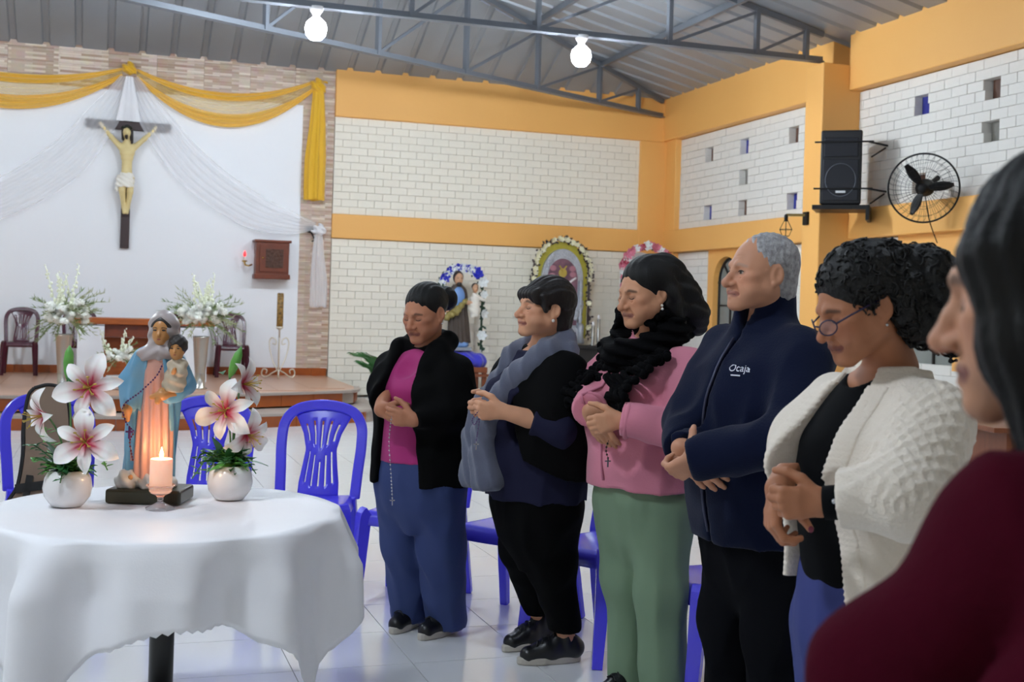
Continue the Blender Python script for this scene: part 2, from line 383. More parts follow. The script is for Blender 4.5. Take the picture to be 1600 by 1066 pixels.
# roof: hip with trapezoidal sheets
XC, SB, SR = .33, .479, .235
ZE = 4.80
ZRG = ZE+SR*(XR-XC); YH = YB-(ZRG-ZE)/SB
ce = thing('ceiling', None, None); del_keys(ce); tag(ce, kind='structure')
def sheet(P, name='roof_sheet'):
    """P: function (a along eave, t up-slope 0..1)->point; trapezoid rib per .42 m"""
def roof_plane(a0, a1, pt, top):
    pitch = .42; n = int((a1-a0)/pitch)+1
    prof = [(0, 0), (.155, 0), (.175, .04), (.245, .04), (.265, 0), (.42, 0)]
    for k in range(n):
        b = a0+k*pitch; q = MB(); vs = []
        for da, dz in prof:
            a = min(b+da, a1); e = Vector(pt(a, 0)); t = Vector(pt(a, top(a))); e.z += dz; t.z += dz; vs += [e, t]
        q.add(vs, [(2*i, 2*i+1, 2*i+3, 2*i+2) for i in range(len(prof)-1)]).build('roof_sheet', m_roof, ce, thick=.004)
W2 = XR+.2-XC
roof_plane(XC-W2, XC+W2, lambda a, t: (a, YB+.2-t, ZE-.1+SB*t), lambda a: max(.02, (ZRG-ZE)/SB*(1-abs(a-XC)/W2)+.05))
YE = YB+.2
tr_ = lambda a: max(.02, min(W2, (YE-a)*SB/SR))+.03
roof_plane(-3.2, YE, lambda a, t: (XR+.2-t, a, ZE-.05+SR*t), tr_)
roof_plane(-3.2, YE, lambda a, t: (2*XC-XR-.2+t, a, ZE-.05+SR*t), tr_)
# purlins under the right slope
for k in range(1, 6):
    x = XR-.2-k*1.35; z = ZE-.05+SR*(XR+.2-x)-.05
    MB().bar((x, -3, z), (x, YE-(XR+.2-x)*SR/SB-.1, z), .05, .08).build('purlin', m_steel, ce)
# trusses
def truss(label, A, B, zb, ztop, posts, group):
    """A->B plan points; zb bottom chord height, ztop(t) top chord height; posts: list of t"""
    t = thing('roof_truss', label, 'truss', (0, 0, 0), 0, group); A, B = Vector((*A, 0)), Vector((*B, 0)); P = lambda s, z: (A+(B-A)*s)+Vector((0, 0, z))
    d = (B-A).normalized(); nrm = Vector((-d.y, d.x, 0))
    q = MB()
    for o in (-.028, .028): q.bar(P(0, zb)+nrm*o, P(1, zb)+nrm*o, .05, .012).bar(P(0, zb+.03)+nrm*o*.35, P(1, zb+.03)+nrm*o*.35, .012, .07)
    q.build('bottom_chord', m_steel, t)
    kn = [i/12 for i in range(13)]
    MB().tube([P(s, ztop(s)) for s in kn], 1, 4, sq=(.06, .07), flat=(0, 0, 1)).build('top_chord', m_steel, t)
    for i, s in enumerate(posts):
        MB().bar(P(s, zb), P(s, ztop(s)), .07, .05, up=d).build('post', m_steel, t)
        if i+1 < len(posts):
            s2 = posts[i+1]; MB().bar(P(s2, zb+.03), P(s, ztop(s)-.03), .035, .035).build('diagonal', m_steel, t)
    return t
zr = lambda x: min(ZE-.05+SR*(XR+.2-x), ZE-.05+SR*(x-(2*XC-XR-.2)))-.05
for Y, lb in ((12.88, 'grey steel roof truss with two glowing bulbs under its bottom chord'), (7.4, None), (2.6, None)):
    xs = [8.02, 7.34, 6.19, 4.56, 3.1, 1.7, .33, -1.04, -2.44, -3.9, -5.53, -6.68, -7.36]
    A, B = (8.25, Y), (2*XC-8.25, Y); ps = [(8.25-x)/(8.25-(2*XC-8.25)) for x in xs]
    truss(lb or 'grey steel roof truss %s, out of the picture' % ('over the seated circle' if Y > 5 else 'over the camera'), A, B, 4.5, lambda s: zr(8.25+(2*XC-16.5)*s) if True else 0, ps, 'roof trusses')
# hip truss in the far corner
A, B = (8.45, 17.75), (8.45+1.18*(XC+.2-8.45), 17.75+1.18*(YH-.1-17.75))
def hz(s):
    x = max(XC, A[0]+(B[0]-A[0])*s); y = A[1]+(B[1]-A[1])*s
    return min(ZE-.1+SB*(YB+.2-y), ZE-.05+SR*(XR+.2-x))-.06
truss('grey steel hip truss running to the far orange corner', A, B, 4.52, hz, [.06, .15, .28, .415, .56, .72], 'roof trusses')
# bulbs: bare globes screwed under the bottom chord
m_bulb = mat('lit opal bulb', '#ffffff', .3, emit=('#f2f6ff', 14)); m_sock = mat('white porcelain socket', '#e8e8ea', .3)
bulb_group = 'bare bulbs under the trusses'
def bulb(x, y, label, k=1.0):
    t = thing('ceiling_bulb', label, 'bulb', (x, y, 4.28), 0, bulb_group); t.scale = (1.2,)*3
    MB().lathe([(.012, -.105), (.05, -.098), (.085, -.06), (.098, 0), (.085, .05), (.05, .085), (.03, .1)], 20).build('globe', m_bulb, t, True)
    MB().lathe([(.03, .09), (.032, .12), (.055, .15), (.07, .19)], 16).build('socket', m_sock, t, True)
    l = bpy.data.lights.new('bulb_light', 'POINT'); l.energy = LAMP_POWER*k; l.color = LAMP_COL; l.shadow_soft_size = .125
    lo_ = bpy.data.objects.new('bulb_light', l); COL.objects.link(lo_); lo_.location = (x, y, 4.28)
bulb(2.07, 12.88, 'glowing round bulb left, above the gold swag knot', 1.6); bulb(5.09, 12.88, 'glowing round bulb right, hanging over the cream brick wall', 1.6)
bulb(-2.6, 12.88, 'glowing round bulb left of the picture on the first truss', 1.6)
for x, y, k, nm in ((-2.6, 7.4, 1.0, 'middle truss, left of two'), (2.07, 7.4, .75, 'middle truss, right of two'), (-1.5, 2.6, 1.8, 'nearest truss, left of two'), (3.4, 2.6, .35, 'nearest truss, right of two')): bulb(x, y, 'added unseen bulb on the '+nm, k)  # bulbs out of view, added to light the people from above
# ---------------------------------------------------------------- signed-distance modelling kit
f32 = np.float32
def rc(p, a, b, ra, rb=None):
    """round cone from a to b"""
    rb = ra if rb is None else rb
    dx, dy, dz = b[0]-a[0], b[1]-a[1], b[2]-a[2]; L = dx*dx+dy*dy+dz*dz+1e-12
    x, y, z = p[0]-a[0], p[1]-a[1], p[2]-a[2]
    t = np.clip((x*dx+y*dy+z*dz)/L, 0, 1)
    return np.sqrt((x-t*dx)**2+(y-t*dy)**2+(z-t*dz)**2)-(ra+(rb-ra)*t)
def chain(p, pts, rs, k=.01):
    d = None
    for i in range(len(pts)-1):
        q = rc(p, pts[i], pts[i+1], rs[i], rs[i+1]); d = q if d is None else (smin(d, q, k) if k else np.minimum(d, q))
    return d
def el(p, c, r, rx=0, ry=0, rz=0):
    x, y, z = p[0]-c[0], p[1]-c[1], p[2]-c[2]
    if rz: a, b = math.cos(rz), math.sin(rz); x, y = a*x+b*y, -b*x+a*y
    if ry: a, b = math.cos(ry), math.sin(ry); x, z = a*x-b*z, b*x+a*z
    if rx: a, b = math.cos(rx), math.sin(rx); y, z = a*y+b*z, -b*y+a*z
    u, v, w = x/r[0], y/r[1], z/r[2]; k0 = np.sqrt(u*u+v*v+w*w)
    k1 = np.sqrt((u/r[0])**2+(v/r[1])**2+(w/r[2])**2)+1e-9
    return k0*(k0-1)/k1
def smin(a, b, k):
    h = np.clip(.5+.5*(b-a)/k, 0, 1); return b+(a-b)*h-k*h*(1-h)
def ssub(a, b, k): return -smin(-a, b, k)
def stack(p, prof, pw=2.0):
    """prof rows (z, rx, ry, cx, cy): smooth loft of (super)ellipses along z, closed at both ends"""
    A = np.array(prof, float); zz = A[:, 0]; zi = np.linspace(zz[0], zz[-1], 80)
    def sm(col):
        v = np.interp(zi, zz, A[:, col]); kk = np.ones(7)/7; e = np.pad(v, 3, mode='edge'); return np.convolve(e, kk, 'valid')
    rx, ry, cx, cy = (np.interp(p[2], zi, sm(c)).astype(f32) for c in (1, 2, 3, 4))
    u, v = np.abs((p[0]-cx)/rx), np.abs((p[1]-cy)/ry)
    d = ((u**pw+v**pw)**(1/pw)-1)*np.minimum(rx, ry)
    return np.maximum(d, np.maximum(zz[0]-p[2], p[2]-zz[-1]))
_wd = rng.normal(size=(24, 3)); _wd /= np.linalg.norm(_wd, axis=1)[:, None]; _wp = rng.uniform(0, 6.28, 24)
def wav(p, s, seed=0, n=5, st=(1, 1, 1)):
    o = 0
    for i in range(n):
        d = _wd[(seed*5+i) % 24]; o = o+np.sin((p[0]*d[0]*st[0]+p[1]*d[1]*st[1]+p[2]*d[2]*st[2])*s+_wp[(seed*7+i) % 24])
    return o/n
def crease(p, s, seed=0, st=(1, 1, .4), n=4):
    """cloth creases: rounded folds with sharp valleys"""
    s *= 1.35; w = wav(p, s, seed, n, st); return (.55-np.abs(w+.35*wav(p, s*.45, seed+3, 3))*1.7)*1.3+.35*wav(p, s*2.1, seed+2, 4, st)
def surf(fn, lo, hi, h):
    ax = [np.arange(lo[i], hi[i]+h, h, dtype=f32) for i in range(3)]
    p = np.meshgrid(*ax, indexing='ij', copy=False); D = fn(p).astype(f32)
    D[0] = D[-1] = np.abs(D[0]).max()+.01; D[:, 0] = D[:, -1] = .5; D[:, :, 0] = D[:, :, -1] = .5
    I = D < 0; n = D.shape; c = tuple(q-1 for q in n)
    cnt = np.zeros(c, np.int8)
    cor = [(i, j, k) for i in (0, 1) for j in (0, 1) for k in (0, 1)]
    sl = lambda A, o: A[o[0]:o[0]+c[0], o[1]:o[1]+c[1], o[2]:o[2]+c[2]]
    for o in cor: cnt += sl(I, o)
    act = (cnt > 0) & (cnt < 8); idx = np.argwhere(act)
    if len(idx) == 0: return np.zeros((0, 3)), np.zeros((0, 4), int)
    num = np.full(c, -1, np.int64); num[act] = np.arange(len(idx))
    acc = np.zeros((len(idx), 3)); w = np.zeros(len(idx))
    for a in cor:
        for d in range(3):
            if a[d]: continue
            b = list(a); b[d] = 1
            da = D[idx[:, 0]+a[0], idx[:, 1]+a[1], idx[:, 2]+a[2]]; db = D[idx[:, 0]+b[0], idx[:, 1]+b[1], idx[:, 2]+b[2]]
            m = (da < 0) != (db < 0); t = np.where(m, da/(da-db+1e-20), 0)
            q = np.tile(np.array(a, float), (len(idx), 1)); q[:, d] = t
            acc[m] += q[m]; w[m] += 1
    V = (idx+acc/w[:, None])*h+np.array(lo)
    F = []
    for d in range(3):
        e, g = [(1, 2), (2, 0), (0, 1)][d]
        s0 = [slice(1, n[i]-1) for i in range(3)]; s1 = list(s0); s0[d] = slice(0, n[d]-1); s1[d] = slice(1, n[d])
        A, B = I[tuple(s0)], I[tuple(s1)]
        ch = np.argwhere(A != B)
        if len(ch) == 0: continue
        fl_ = A[tuple(ch.T)]
        base = ch+np.array([0 if i == d else 1 for i in range(3)])
        def cell(de, dg): q = base.copy(); q[:, e] += de; q[:, g] += dg; return num[q[:, 0], q[:, 1], q[:, 2]]
        qd = np.stack([cell(-1, -1), cell(0, -1), cell(0, 0), cell(-1, 0)], 1)
        qd[~fl_] = qd[~fl_][:, ::-1]; F.append(qd)
    return V, np.concatenate(F)
def npmesh(name, V, F, col=None, smooth=True):
    me = bpy.data.meshes.new(name); me.vertices.add(len(V)); me.vertices.foreach_set('co', V.astype(f32).ravel())
    k = F.shape[1]; me.loops.add(F.size); me.loops.foreach_set('vertex_index', F.astype(np.int32).ravel())
    me.polygons.add(len(F)); me.polygons.foreach_set('loop_start', np.arange(0, F.size, k, dtype=np.int32))
    me.polygons.foreach_set('use_smooth', np.full(len(F), smooth)); me.update(calc_edges=True); me.validate()
    if col is not None:
        a = me.color_attributes.new('Col', 'FLOAT_COLOR', 'POINT'); a.data.foreach_set('color', col.astype(f32).ravel())
    return me
def sd(name, fn, lo, hi, h, m, parent=None, col=None):
    """mesh object from a signed distance function; col(V)->(N,4) linear colours"""
    V, F = surf(fn, lo, hi, h); o = bpy.data.objects.new(name, npmesh(name, V, F, None if col is None else col(V))); COL.objects.link(o)
    return put(o, m, parent)
# ---------------------------------------------------------------- altar wall furnishings
m_wood_d = mat('dark cross wood', '#3b2626', .45, var=(20, .4)); m_corpus = mat('painted corpus skin', '#e3cf95', .45, var=(12, .3, '#c9ad74'))
m_cloth_w = mat('white painted loincloth', '#f1ece0', .5); m_hair_d = mat('dark painted hair', '#2a2320', .5); m_paper = mat('white scroll', '#eeeae2', .6)
cr = thing('crucifix', 'dark wooden crucifix with pale carved corpus on the white altar wall', 'crucifix', (.285, YB-.06, 0))
MB().box((-.06, -.05, 2.06), (.06, .02, 4.42)).build('upright_beam', m_wood_d, cr, bev=.006)
MB().box((-.56, -.052, 3.71), (.57, .0, 3.83)).build('cross_beam', m_wood_d, cr, bev=.006)
def scr(u, v):
    return ((u-.5)*.2, -.07-.015*math.sin(u*PI), 3.98+v*.14+.02*math.sin(u*6))
MB().grid(scr, 10, 2).build('scroll', m_paper, cr, True, thick=.008)
MB().box((-.05, -.07, 2.5), (.05, -.045, 2.56)).build('foot_block', m_wood_d, cr, bev=.004)
def corpus(p):
    x, y, z = p; d = stack(p, [(3.0, .05, .04, 0, -.11), (3.06, .078, .055, 0, -.115), (3.15, .07, .05, 0, -.115), (3.25, .068, .05, 0, -.12), (3.38, .1, .066, 0, -.125), (3.47, .115, .058, 0, -.115), (3.54, .05, .04, 0, -.11)]); lg_ = None
    for s in (-1, 1):
        c = chain(p, [(s*.05, -.115, 3.04), (s*.052, -.165, 2.84), (s*.026, -.115, 2.62), (s*.02, -.13, 2.55)], [.056, .043, .028, .024], .015); lg_ = c if lg_ is None else smin(lg_, c, .006)
        d = smin(d, chain(p, [(s*.1, -.11, 3.47), (s*.22, -.1, 3.59), (s*.345+.01, -.08, 3.735)], [.04, .033, .024], .02), .03)
        d = smin(d, rc(p, (s*.345+.01, -.08, 3.735), (s*.37, -.075, 3.775), .026, .02), .02)
    d = smin(d, lg_, .02)
    d = d-.004*np.sin(p[2]*90)*np.clip((p[2]-3.2)*6, 0, 1)*np.clip((3.42-p[2])*9, 0, 1)
    d = smin(d, rc(p, (0, -.115, 3.48), (-.01, -.14, 3.62), .036, .036), .03)
    d = smin(d, el(p, (-.015, -.155, 3.66), (.055, .065, .085)), .02)
    return smin(d, rc(p, (-.017, -.215, 3.67), (-.018, -.225, 3.645), .008, .013), .01)
sd('corpus', corpus, (-.45, -.32, 2.48), (.45, .0, 3.85), .011, m_corpus, cr)
def loin(p):
    d = stack(p, [(2.90, .105, .085, 0, -.14), (3.0, .108, .085, 0, -.125), (3.1, .092, .07, 0, -.12)])
    d = smin(d, rc(p, (-.1, -.12, 3.03), (-.125, -.13, 2.86), .035, .025), .03)
    return d+.006*np.sin(p[2]*90+p[0]*60)
sd('loincloth', loin, (-.22, -.27, 2.78), (.2, 0, 3.12), .009, m_cloth_w, cr)
def chair_(p):
    d = el(p, (-.015, -.135, 3.69), (.064, .07, .085)); d = smin(d, rc(p, (.045, -.14, 3.68), (.06, -.17, 3.52), .03, .018), .02); d = smin(d, rc(p, (-.065, -.14, 3.68), (-.07, -.17, 3.56), .025, .015), .02)
    d = ssub(d, el(p, (-.017, -.22, 3.655), (.045, .06, .07)), .01); d = np.minimum(d, rc(p, (-.017, -.205, 3.6), (-.017, -.2, 3.57), .025, .015))
    return d+.004*np.sin(p[0]*200)
sd('hair', chair_, (-.14, -.3, 3.45), (.12, 0, 3.82), .008, m_hair_d, cr)
MB().tube(arc(lambda t: (-.015+.066*math.cos(2*PI*t), -.145+.07*math.sin(2*PI*t), 3.725+.008*math.sin(14*PI*t)), 40), .009, 6).build('thorn_crown', mat('green-black crown', '#26301f', .7), cr)
# drapes: hanging folds built as gathered cloth ribbons
def fabric(name, col, alpha, rough=.6):
    return mat(name, col, rough, alpha=alpha, sheen=.4)
m_gold = fabric('sheer gold organza', '#f5bf22', .8); m_gold2 = fabric('thin gold organza', '#f6d050', .36); m_tulle2 = fabric('gathered white tulle', '#fdfcff', .75); m_tulle = fabric('sheer white tulle', '#fdfcff', .30)
def swag(A, B, sag, wA, wmid, wB, n=46, folds=7, y=-.12, amp=.018, seed=0, mid=.5, v0=0, v1=1):
    """cloth hung between A and B (x,z): top edge shallow, lower edge sagging; v runs across the folds"""
    rr = random.Random(seed); ph = rr.uniform(0, 6)
    def f(u, v):
        v = lerp(v0, v1, v); sag_u = 4*u*(1-u); w = (wA*(1-u)**3+wB*u**3)+wmid*sag_u
        skew = u**(math.log(.5)/math.log(mid)) if mid != .5 else u
        x = lerp(A[0], B[0], u); z = lerp(A[1], B[1], u)
        zz = z-sag*sag_u*(.28+.72*v)-wmid*0-(v-.5)*lerp(wA, wB, u)*(1-sag_u)
        yy = YB+y-amp*(.35+sag_u)*math.sin(v*folds*2*PI+ph+1.5*u)-.05*sag_u*math.sin(v*PI)
        return (x, yy, zz)
    return MB().grid(f, n, 22)
def tail(x, z0, z1, w0, w1, y=-.13, folds=4, seed=1):
    def f(u, v):
        a = 2*PI*u; w = lerp(w0, w1, min(1, v*1.6)); r = 1+.16*math.sin(folds*2*a+seed)+.05*math.sin(9*a+v*4)
        return (x+.5*w*r*math.cos(a)+.01*math.sin(v*5+seed), YB+y+.35*w*r*math.sin(a), lerp(z0, z1, v)+.012*math.sin(3*a)*v)
    return MB().grid(f, 48, 24)
def knot(c, r, m, parent, name='rosette'):
    def fn(p):
        d = el(p, c, (r, r*.7, r*.85)); return d+r*.16*np.sin(p[0]*60/r*.1+p[2]*40/r*.1)+r*.1*np.sin(p[2]*95/r*.1+p[0]*20)
    return sd(name, fn, [c[i]-r*1.5 for i in range(3)], [c[i]+r*1.5 for i in range(3)], r/9, m, parent)
g = thing('gold_drape', 'gold organza swag hung left of the crucifix knot', 'drape', (0, 0, 0), 0, 'gold swags')
for k_, (v0, v1, mm) in enumerate(((0, .26, m_gold), (.26, .62, m_gold2), (.62, 1, m_gold))): swag((.19, 4.5), (-2.9, 4.62), .68, .14, .1, .14, seed=2, v0=v0, v1=v1).build('swag_fold', mm, g, True)
knot((.28, YB-.13, 4.56), .105, m_gold, g)
g = thing('gold_drape', 'gold organza swag from the middle rosette to a hanging tail on the right', 'drape', (0, 0, 0), 0, 'gold swags')
for k_, (v0, v1, mm) in enumerate(((0, .26, m_gold), (.26, .62, m_gold2), (.62, 1, m_gold))): swag((.385, 4.5), (2.86, 4.55), .68, .14, .1, .16, seed=3, v0=v0, v1=v1).build('swag_fold', mm, g, True)
knot((2.92, YB-.13, 4.55), .12, m_gold, g); tail(2.91, 4.5, 2.88, .14, .27).build('tail', m_gold, g, True)
def sweep_cloth(path, widths, folds, amp, y=-.17, n=56, nv=56, seed=0):
    """cloth following a path (x,z), width across measured along the path normal"""
    P = bez([(a, 0, b) for a, b in path], 12); k = len(P)-1; W = np.interp(np.linspace(0, 1, 60), np.linspace(0, 1, len(widths)), widths)
    def f(u, v):
        i = u*k; j = min(int(i), k-1); q = P[j].lerp(P[j+1], i-j); t = (P[min(j+2, k)]-P[max(j-1, 0)]).normalized(); nr = Vector((-t.z, 0, t.x)); w = float(np.interp(u, np.linspace(0, 1, 60), W))
        q = q+nr*(v-.5)*w; s = math.sin(PI*min(1, u*1.15)); return (q.x, YB+y-amp*(.3+s)*math.sin(v*folds*2*PI+seed+2*u), q.z)
    return MB().grid(f, n, nv)
w = thing('white_drape', 'sheer white tulle curtain sweeping right to the wall sconce', 'drape', (0, 0, 0), 0, 'white tulle drapes')
sweep_cloth([(.33, 4.42), (.62, 3.9), (1.2, 3.2), (2.0, 2.68), (2.6, 2.52), (2.93, 2.5)], [.16, .42, .55, .52, .32, .1], 6, .008, seed=1).build('curtain', m_tulle, w, True)
MB().grid(lambda u, v: (.285+(u-.5)*(.10+.22*v), YB-.20-.006*math.sin(u*20), 4.44-.62*v), 16, 12).build('gathered_veil', m_tulle2, w, True); knot((2.98, YB-.18, 2.44), .1, m_tulle2, w, 'bow'); tail(2.99, 2.4, 1.32, .1, .22, y=-.17, seed=4).build('tail', m_tulle, w, True)
w = thing('white_drape', 'sheer white tulle curtain sweeping left from the crucifix top', 'drape', (0, 0, 0), 0, 'white tulle drapes')
sweep_cloth([(.24, 4.42), (-.02, 3.9), (-.55, 3.2), (-1.4, 2.62), (-2.1, 2.5), (-2.4, 2.48)], [.16, .42, .55, .52, .32, .1], 6, .008, seed=2).build('curtain', m_tulle, w, True)
sc = thing('wall_sconce', 'small black wall sconce holding back the white curtain', 'sconce', (2.87, YB-.06, 2.45))
m_blk = mat('black metal', '#151416', .4, metal=.5)
MB().lathe([(.02, -.05), (.06, -.03), (.07, .03), (.03, .05)], 12).build('cup', m_blk, sc, True); MB().tube([(0, .06, 0), (.03, -.05, -.08), (.06, -.06, -.15), (.02, -.06, -.18)], .012, 6).build('arm', m_blk, sc)
# tabernacle
m_tab = mat('red-brown tabernacle wood', '#7a3a22', .4, var=(9, .45, '#55250f')); m_tabd = mat('carved dark panel', '#55311f', .5, bump=(35, 1, .02), var=(25, .6)); m_brass = mat('brass', '#c9a24a', .25, metal=.9)
tb_ = thing('tabernacle', 'carved red-brown wooden tabernacle cabinet on the white altar wall', 'cabinet', (2.31, YB-.04, 1.70))
MB().box((-.235, -.24, .03), (.235, 0, .53)).build('body', m_tab, tb_, bev=.008)
MB().box((-.265, -.27, .525), (.265, 0, .56)).build('cornice', m_tab, tb_, bev=.01); MB().box((-.255, -.26, 0), (.255, 0, .07)).build('plinth', m_tab, tb_, bev=.012)
dd = MB().box((-.185, -.262, .1), (.195, -.24, .49)).build('door', m_tab, tb_, bev=.006); MB().box((-.10, -.272, .16), (.15, -.255, .43)).build('relief_panel', m_tabd, dd, bev=.004); MB().ball((-.14, -.275, .3), .014).build('knob', m_brass, dd, True)
rl = thing('sanctuary_lamp', 'small red electric candle on a brass arm beside the tabernacle', 'lamp', (1.955, YB-.2, 1.88))
MB().tube([(.08, .03, .02), (.03, 0, 0), (-.02, 0, .01), (-.03, 0, .05)], .012, 6).build('arm', m_brass, rl); MB().lathe([(.02, .05), (.045, .06), (.03, .075)], 12, (-.03, 0, 0)).build('dish', m_brass, rl)
MB().lathe([(.014, .07), (.014, .13)], 10, (-.03, 0, 0)).build('candle', m_paper, rl); MB().lathe([(.012, .13), (.022, .15), (.018, .18), (.004, .215)], 10, (-.03, 0, 0)).build('red_bulb', mat('red lit bulb', '#e8262e', .3, emit=('#ff2a30', 1.5)), rl, True)
# paschal candle on a wire stand
pc = thing('paschal_candle', 'thick decorated gold candle on a white scrolled wire stand', 'candle', (2.34, 16.9, ZP))
m_wirew = mat('white wrought wire', '#e4dccb', .4, metal=.2); m_cand = mat('gilt decorated wax', '#b48a45', .5, var=(30, .9, '#3a2a18'), bump=(30, .6, .01))
MB().lathe([(.04, .72), (.045, .725), (.045, 1.18), (.03, 1.19)], 16).build('candle', m_cand, pc, True)
MB().lathe([(.012, .02), (.012, .68), (.045, .70), (.055, .725)], 10).build('stem', m_wirew, pc, True)
for k in range(3):
    a = 2*PI*k/3+.4; c_, s_ = math.cos(a), math.sin(a)
    leg = [(.02, .12), (.09, .25), (.14, .4), (.15, .52), (.11, .57), (.05, .54), (.05, .48), (.1, .49)]
    MB().tube([(r*c_, r*s_, z) for r, z in [(p.x, p.z) for p in bez([(r, 0, z) for r, z in leg], 5)]], .009, 6).build('scroll', m_wirew, pc, True)
    ft = [(.02, .12), (.1, .08), (.2, .02), (.26, .06), (.24, .13), (.18, .12), (.19, .07)]
    MB().tube([(p.x*c_, p.x*s_, p.z) for p in bez([(r, 0, z) for r, z in ft], 5)], .01, 6).build('foot', m_wirew, pc, True)
# altar table: wood frame with white side slabs
m_alt = mat('orange-brown altar wood', '#a9581f', .4, var=(6, .5, '#7b3a12'), stretch=(1, 1, 6)); m_marb = mat('white slab', '#eceef2', .3, var=(4, .25, '#cfd4dc'))
al = thing('altar', 'low wooden altar table with white side slabs on the stage', 'altar', (.45, 16.4, ZP))
MB().box((-.8, -.32, .72), (.95, .32, .80)).build('top', m_alt, al, bev=.008)
MB().box((-.72, -.30, 0), (-.40, .3, .70)).build('side_slab', m_marb, al, bev=.006); MB().box((.52, -.30, 0), (.86, .3, .70)).build('side_slab', m_marb, al, bev=.006)
MB().box((-.4, -.05, 0), (.52, .1, .55)).build('back_panel', m_alt, al); MB().box((-.4, -.25, .56), (.52, -.2, .72)).build('apron', m_tab, al)
# ---------------------------------------------------------------- pixel ray helper: world point at forward distance f
def W(px, py, f):
    dx, dy = px-800, py-482.3; u = dx*math.cos(RO)+dy*math.sin(RO); v = -dx*math.sin(RO)+dy*math.cos(RO)
    return Vector((0, 0, 1.38))+f*(FW+RT*(u/1900)-UP*(v/1900))
def Wz(px, py, z):
    p = W(px, py, 1)-Vector((0, 0, 1.38)); return Vector((0, 0, 1.38))+p*((z-1.38)/p.z)
# ---------------------------------------------------------------- plastic chairs
m_blue = mat('violet-blue plastic', '#544cec', .22, spec=.6); m_maroon = mat('maroon plastic', '#4a1528', .25, spec=.6)
def make_chair(m, label, cat='chair', group=None):
    t = thing('plastic_chair', label, cat, (0, 0, 0), 0, group)
    def seat(u, v):                                    # u across, v front->back
        x = (u-.5)*2; e = max(0, abs(x)-.86)/.14; fr = max(0, .12-v)/.12
        hw = lerp(.215, .185, v); z = .435-.012*(1-x*x)*(1-abs(v-.55))-.05*e*e-.06*fr*fr
        return (x*hw*(1-.02*e), lerp(-.215, .19, v)+.02*fr*fr, z)
    MB().grid(seat, 24, 20).build('seat', m, t, True, thick=.008)
    for s in (-1, 1):
        MB().tube(bez([(s*.175, -.17, .43), (s*.19, -.185, .40), (s*.20, -.205, .2), (s*.21, -.23, 0)], 4), [.040, .040, .041, .040, .040, .039, .038, .036, .035, .034, .032, .030, .028], 4).build('leg', m, t, bev=.008)
        MB().tube(bez([(s*.17, .17, .43), (s*.18, .19, .3), (s*.2, .25, 0)], 5), [.034, .034, .033, .033, .032, .031, .03, .03, .028, .027, .026], 4).build('leg', m, t, bev=.006)
    yb = lambda z: .185+.13*max(0, (z-.43)/.43)**1.1
    pa = [(-.185, .42), (-.192, .55), (-.2, .68), (-.19, .78), (-.13, .845), (0, .868), (.13, .845), (.19, .78), (.2, .68), (.192, .55), (.185, .42)]
    MB().tube([(p.x, yb(p.z)-.01*(1-(p.x/.2)**2), p.z) for p in bez([(a, 0, b) for a, b in pa], 6)], 1, 4, sq=(.052, .022), flat=(0, -1, .1)).build('back_frame', m, t, bev=.008)
    nu, nv = 23, 26; vs = []; fs = []
    for j in range(nv+1):
        v = j/nv; z = .425+.43*v; hw = float(np.interp(v, [0, .15, .35, .52, .7, .88, 1], [.10, .098, .085, .075, .095, .135, .16]))
        for i in range(nu+1): x = (i/nu*2-1); vs.append((x*hw, yb(z)+.012-.02*(1-x*x)*(1-v*.6), z))
    for j in range(nv):
        for i in range(nu):
            v = (j+.5)/nv; k = (i-3)/4; slot = (i-3) % 4 == 0 and 0 <= k <= 4
            b = abs(k-2)
            if slot and (.10+.02*b < v < .40+.05*b or .54+.05*b*.8 < v < .86-.03*b): continue
            w = nu+1; fs.append((j*w+i, j*w+i+1, (j+1)*w+i+1, (j+1)*w+i))
    MB().add(vs, fs).build('back_splat', m, t, True, thick=.01)
    return t
TC = Vector((.2, 3.76, 0))                       # table centre
def face_to(x, y, tx, ty): return math.atan2(tx-x, -(ty-y))   # rotation so that local -Y points to target
GB = 'blue plastic chairs around the table'
bl = [(-.19, 6.22, 'blue plastic chair with the brown guitar bag on it', 0), (.50, 6.04, 'blue plastic chair behind the blue-mantled statue and right lily pot', 0),
      (.97, 5.80, 'blue plastic chair left of the woman in the magenta top', 0), (1.42, 5.52, 'blue plastic chair hidden behind the woman in the magenta top', .05),
      (1.76, 5.06, 'blue plastic chair between the magenta top and the grey scarf', 0), (1.965, 4.61, 'blue plastic chair behind the woman in the grey scarf', 0),
      (2.14, 3.94, 'blue plastic chair behind the woman in green trousers', 0), (2.33, 3.22, 'blue plastic chair behind the man in the navy fleece', 0), (-.80, 5.98, 'blue plastic chair holding the patterned bag at the left edge', 0)]
ch0 = None
for x, y, lb, dr in bl:
    r = face_to(x, y, TC.x, TC.y)+dr
    if ch0 is None: ch0 = make_chair(m_blue, lb, group=GB); ch0.location = (x, y, 0); ch0.rotation_euler = (0, 0, r)
    else: copy_tree(ch0, (x, y, 0), r, lb, GB)
GM = 'maroon chairs along the altar wall'; mc = None
for x, lb in ((-1.0, 'maroon plastic chair at the far left of the altar'), (-.27, 'maroon plastic chair behind the left white bouquet'), (1.12, 'maroon plastic chair behind the right white bouquet, half hidden'), (1.74, 'maroon plastic chair right of the right bouquet')):
    if mc is None: mc = make_chair(m_maroon, lb, group=GM); mc.location = (x, 17.35, ZP)
    else: copy_tree(mc, (x, 17.35, ZP), 0, lb, GM)
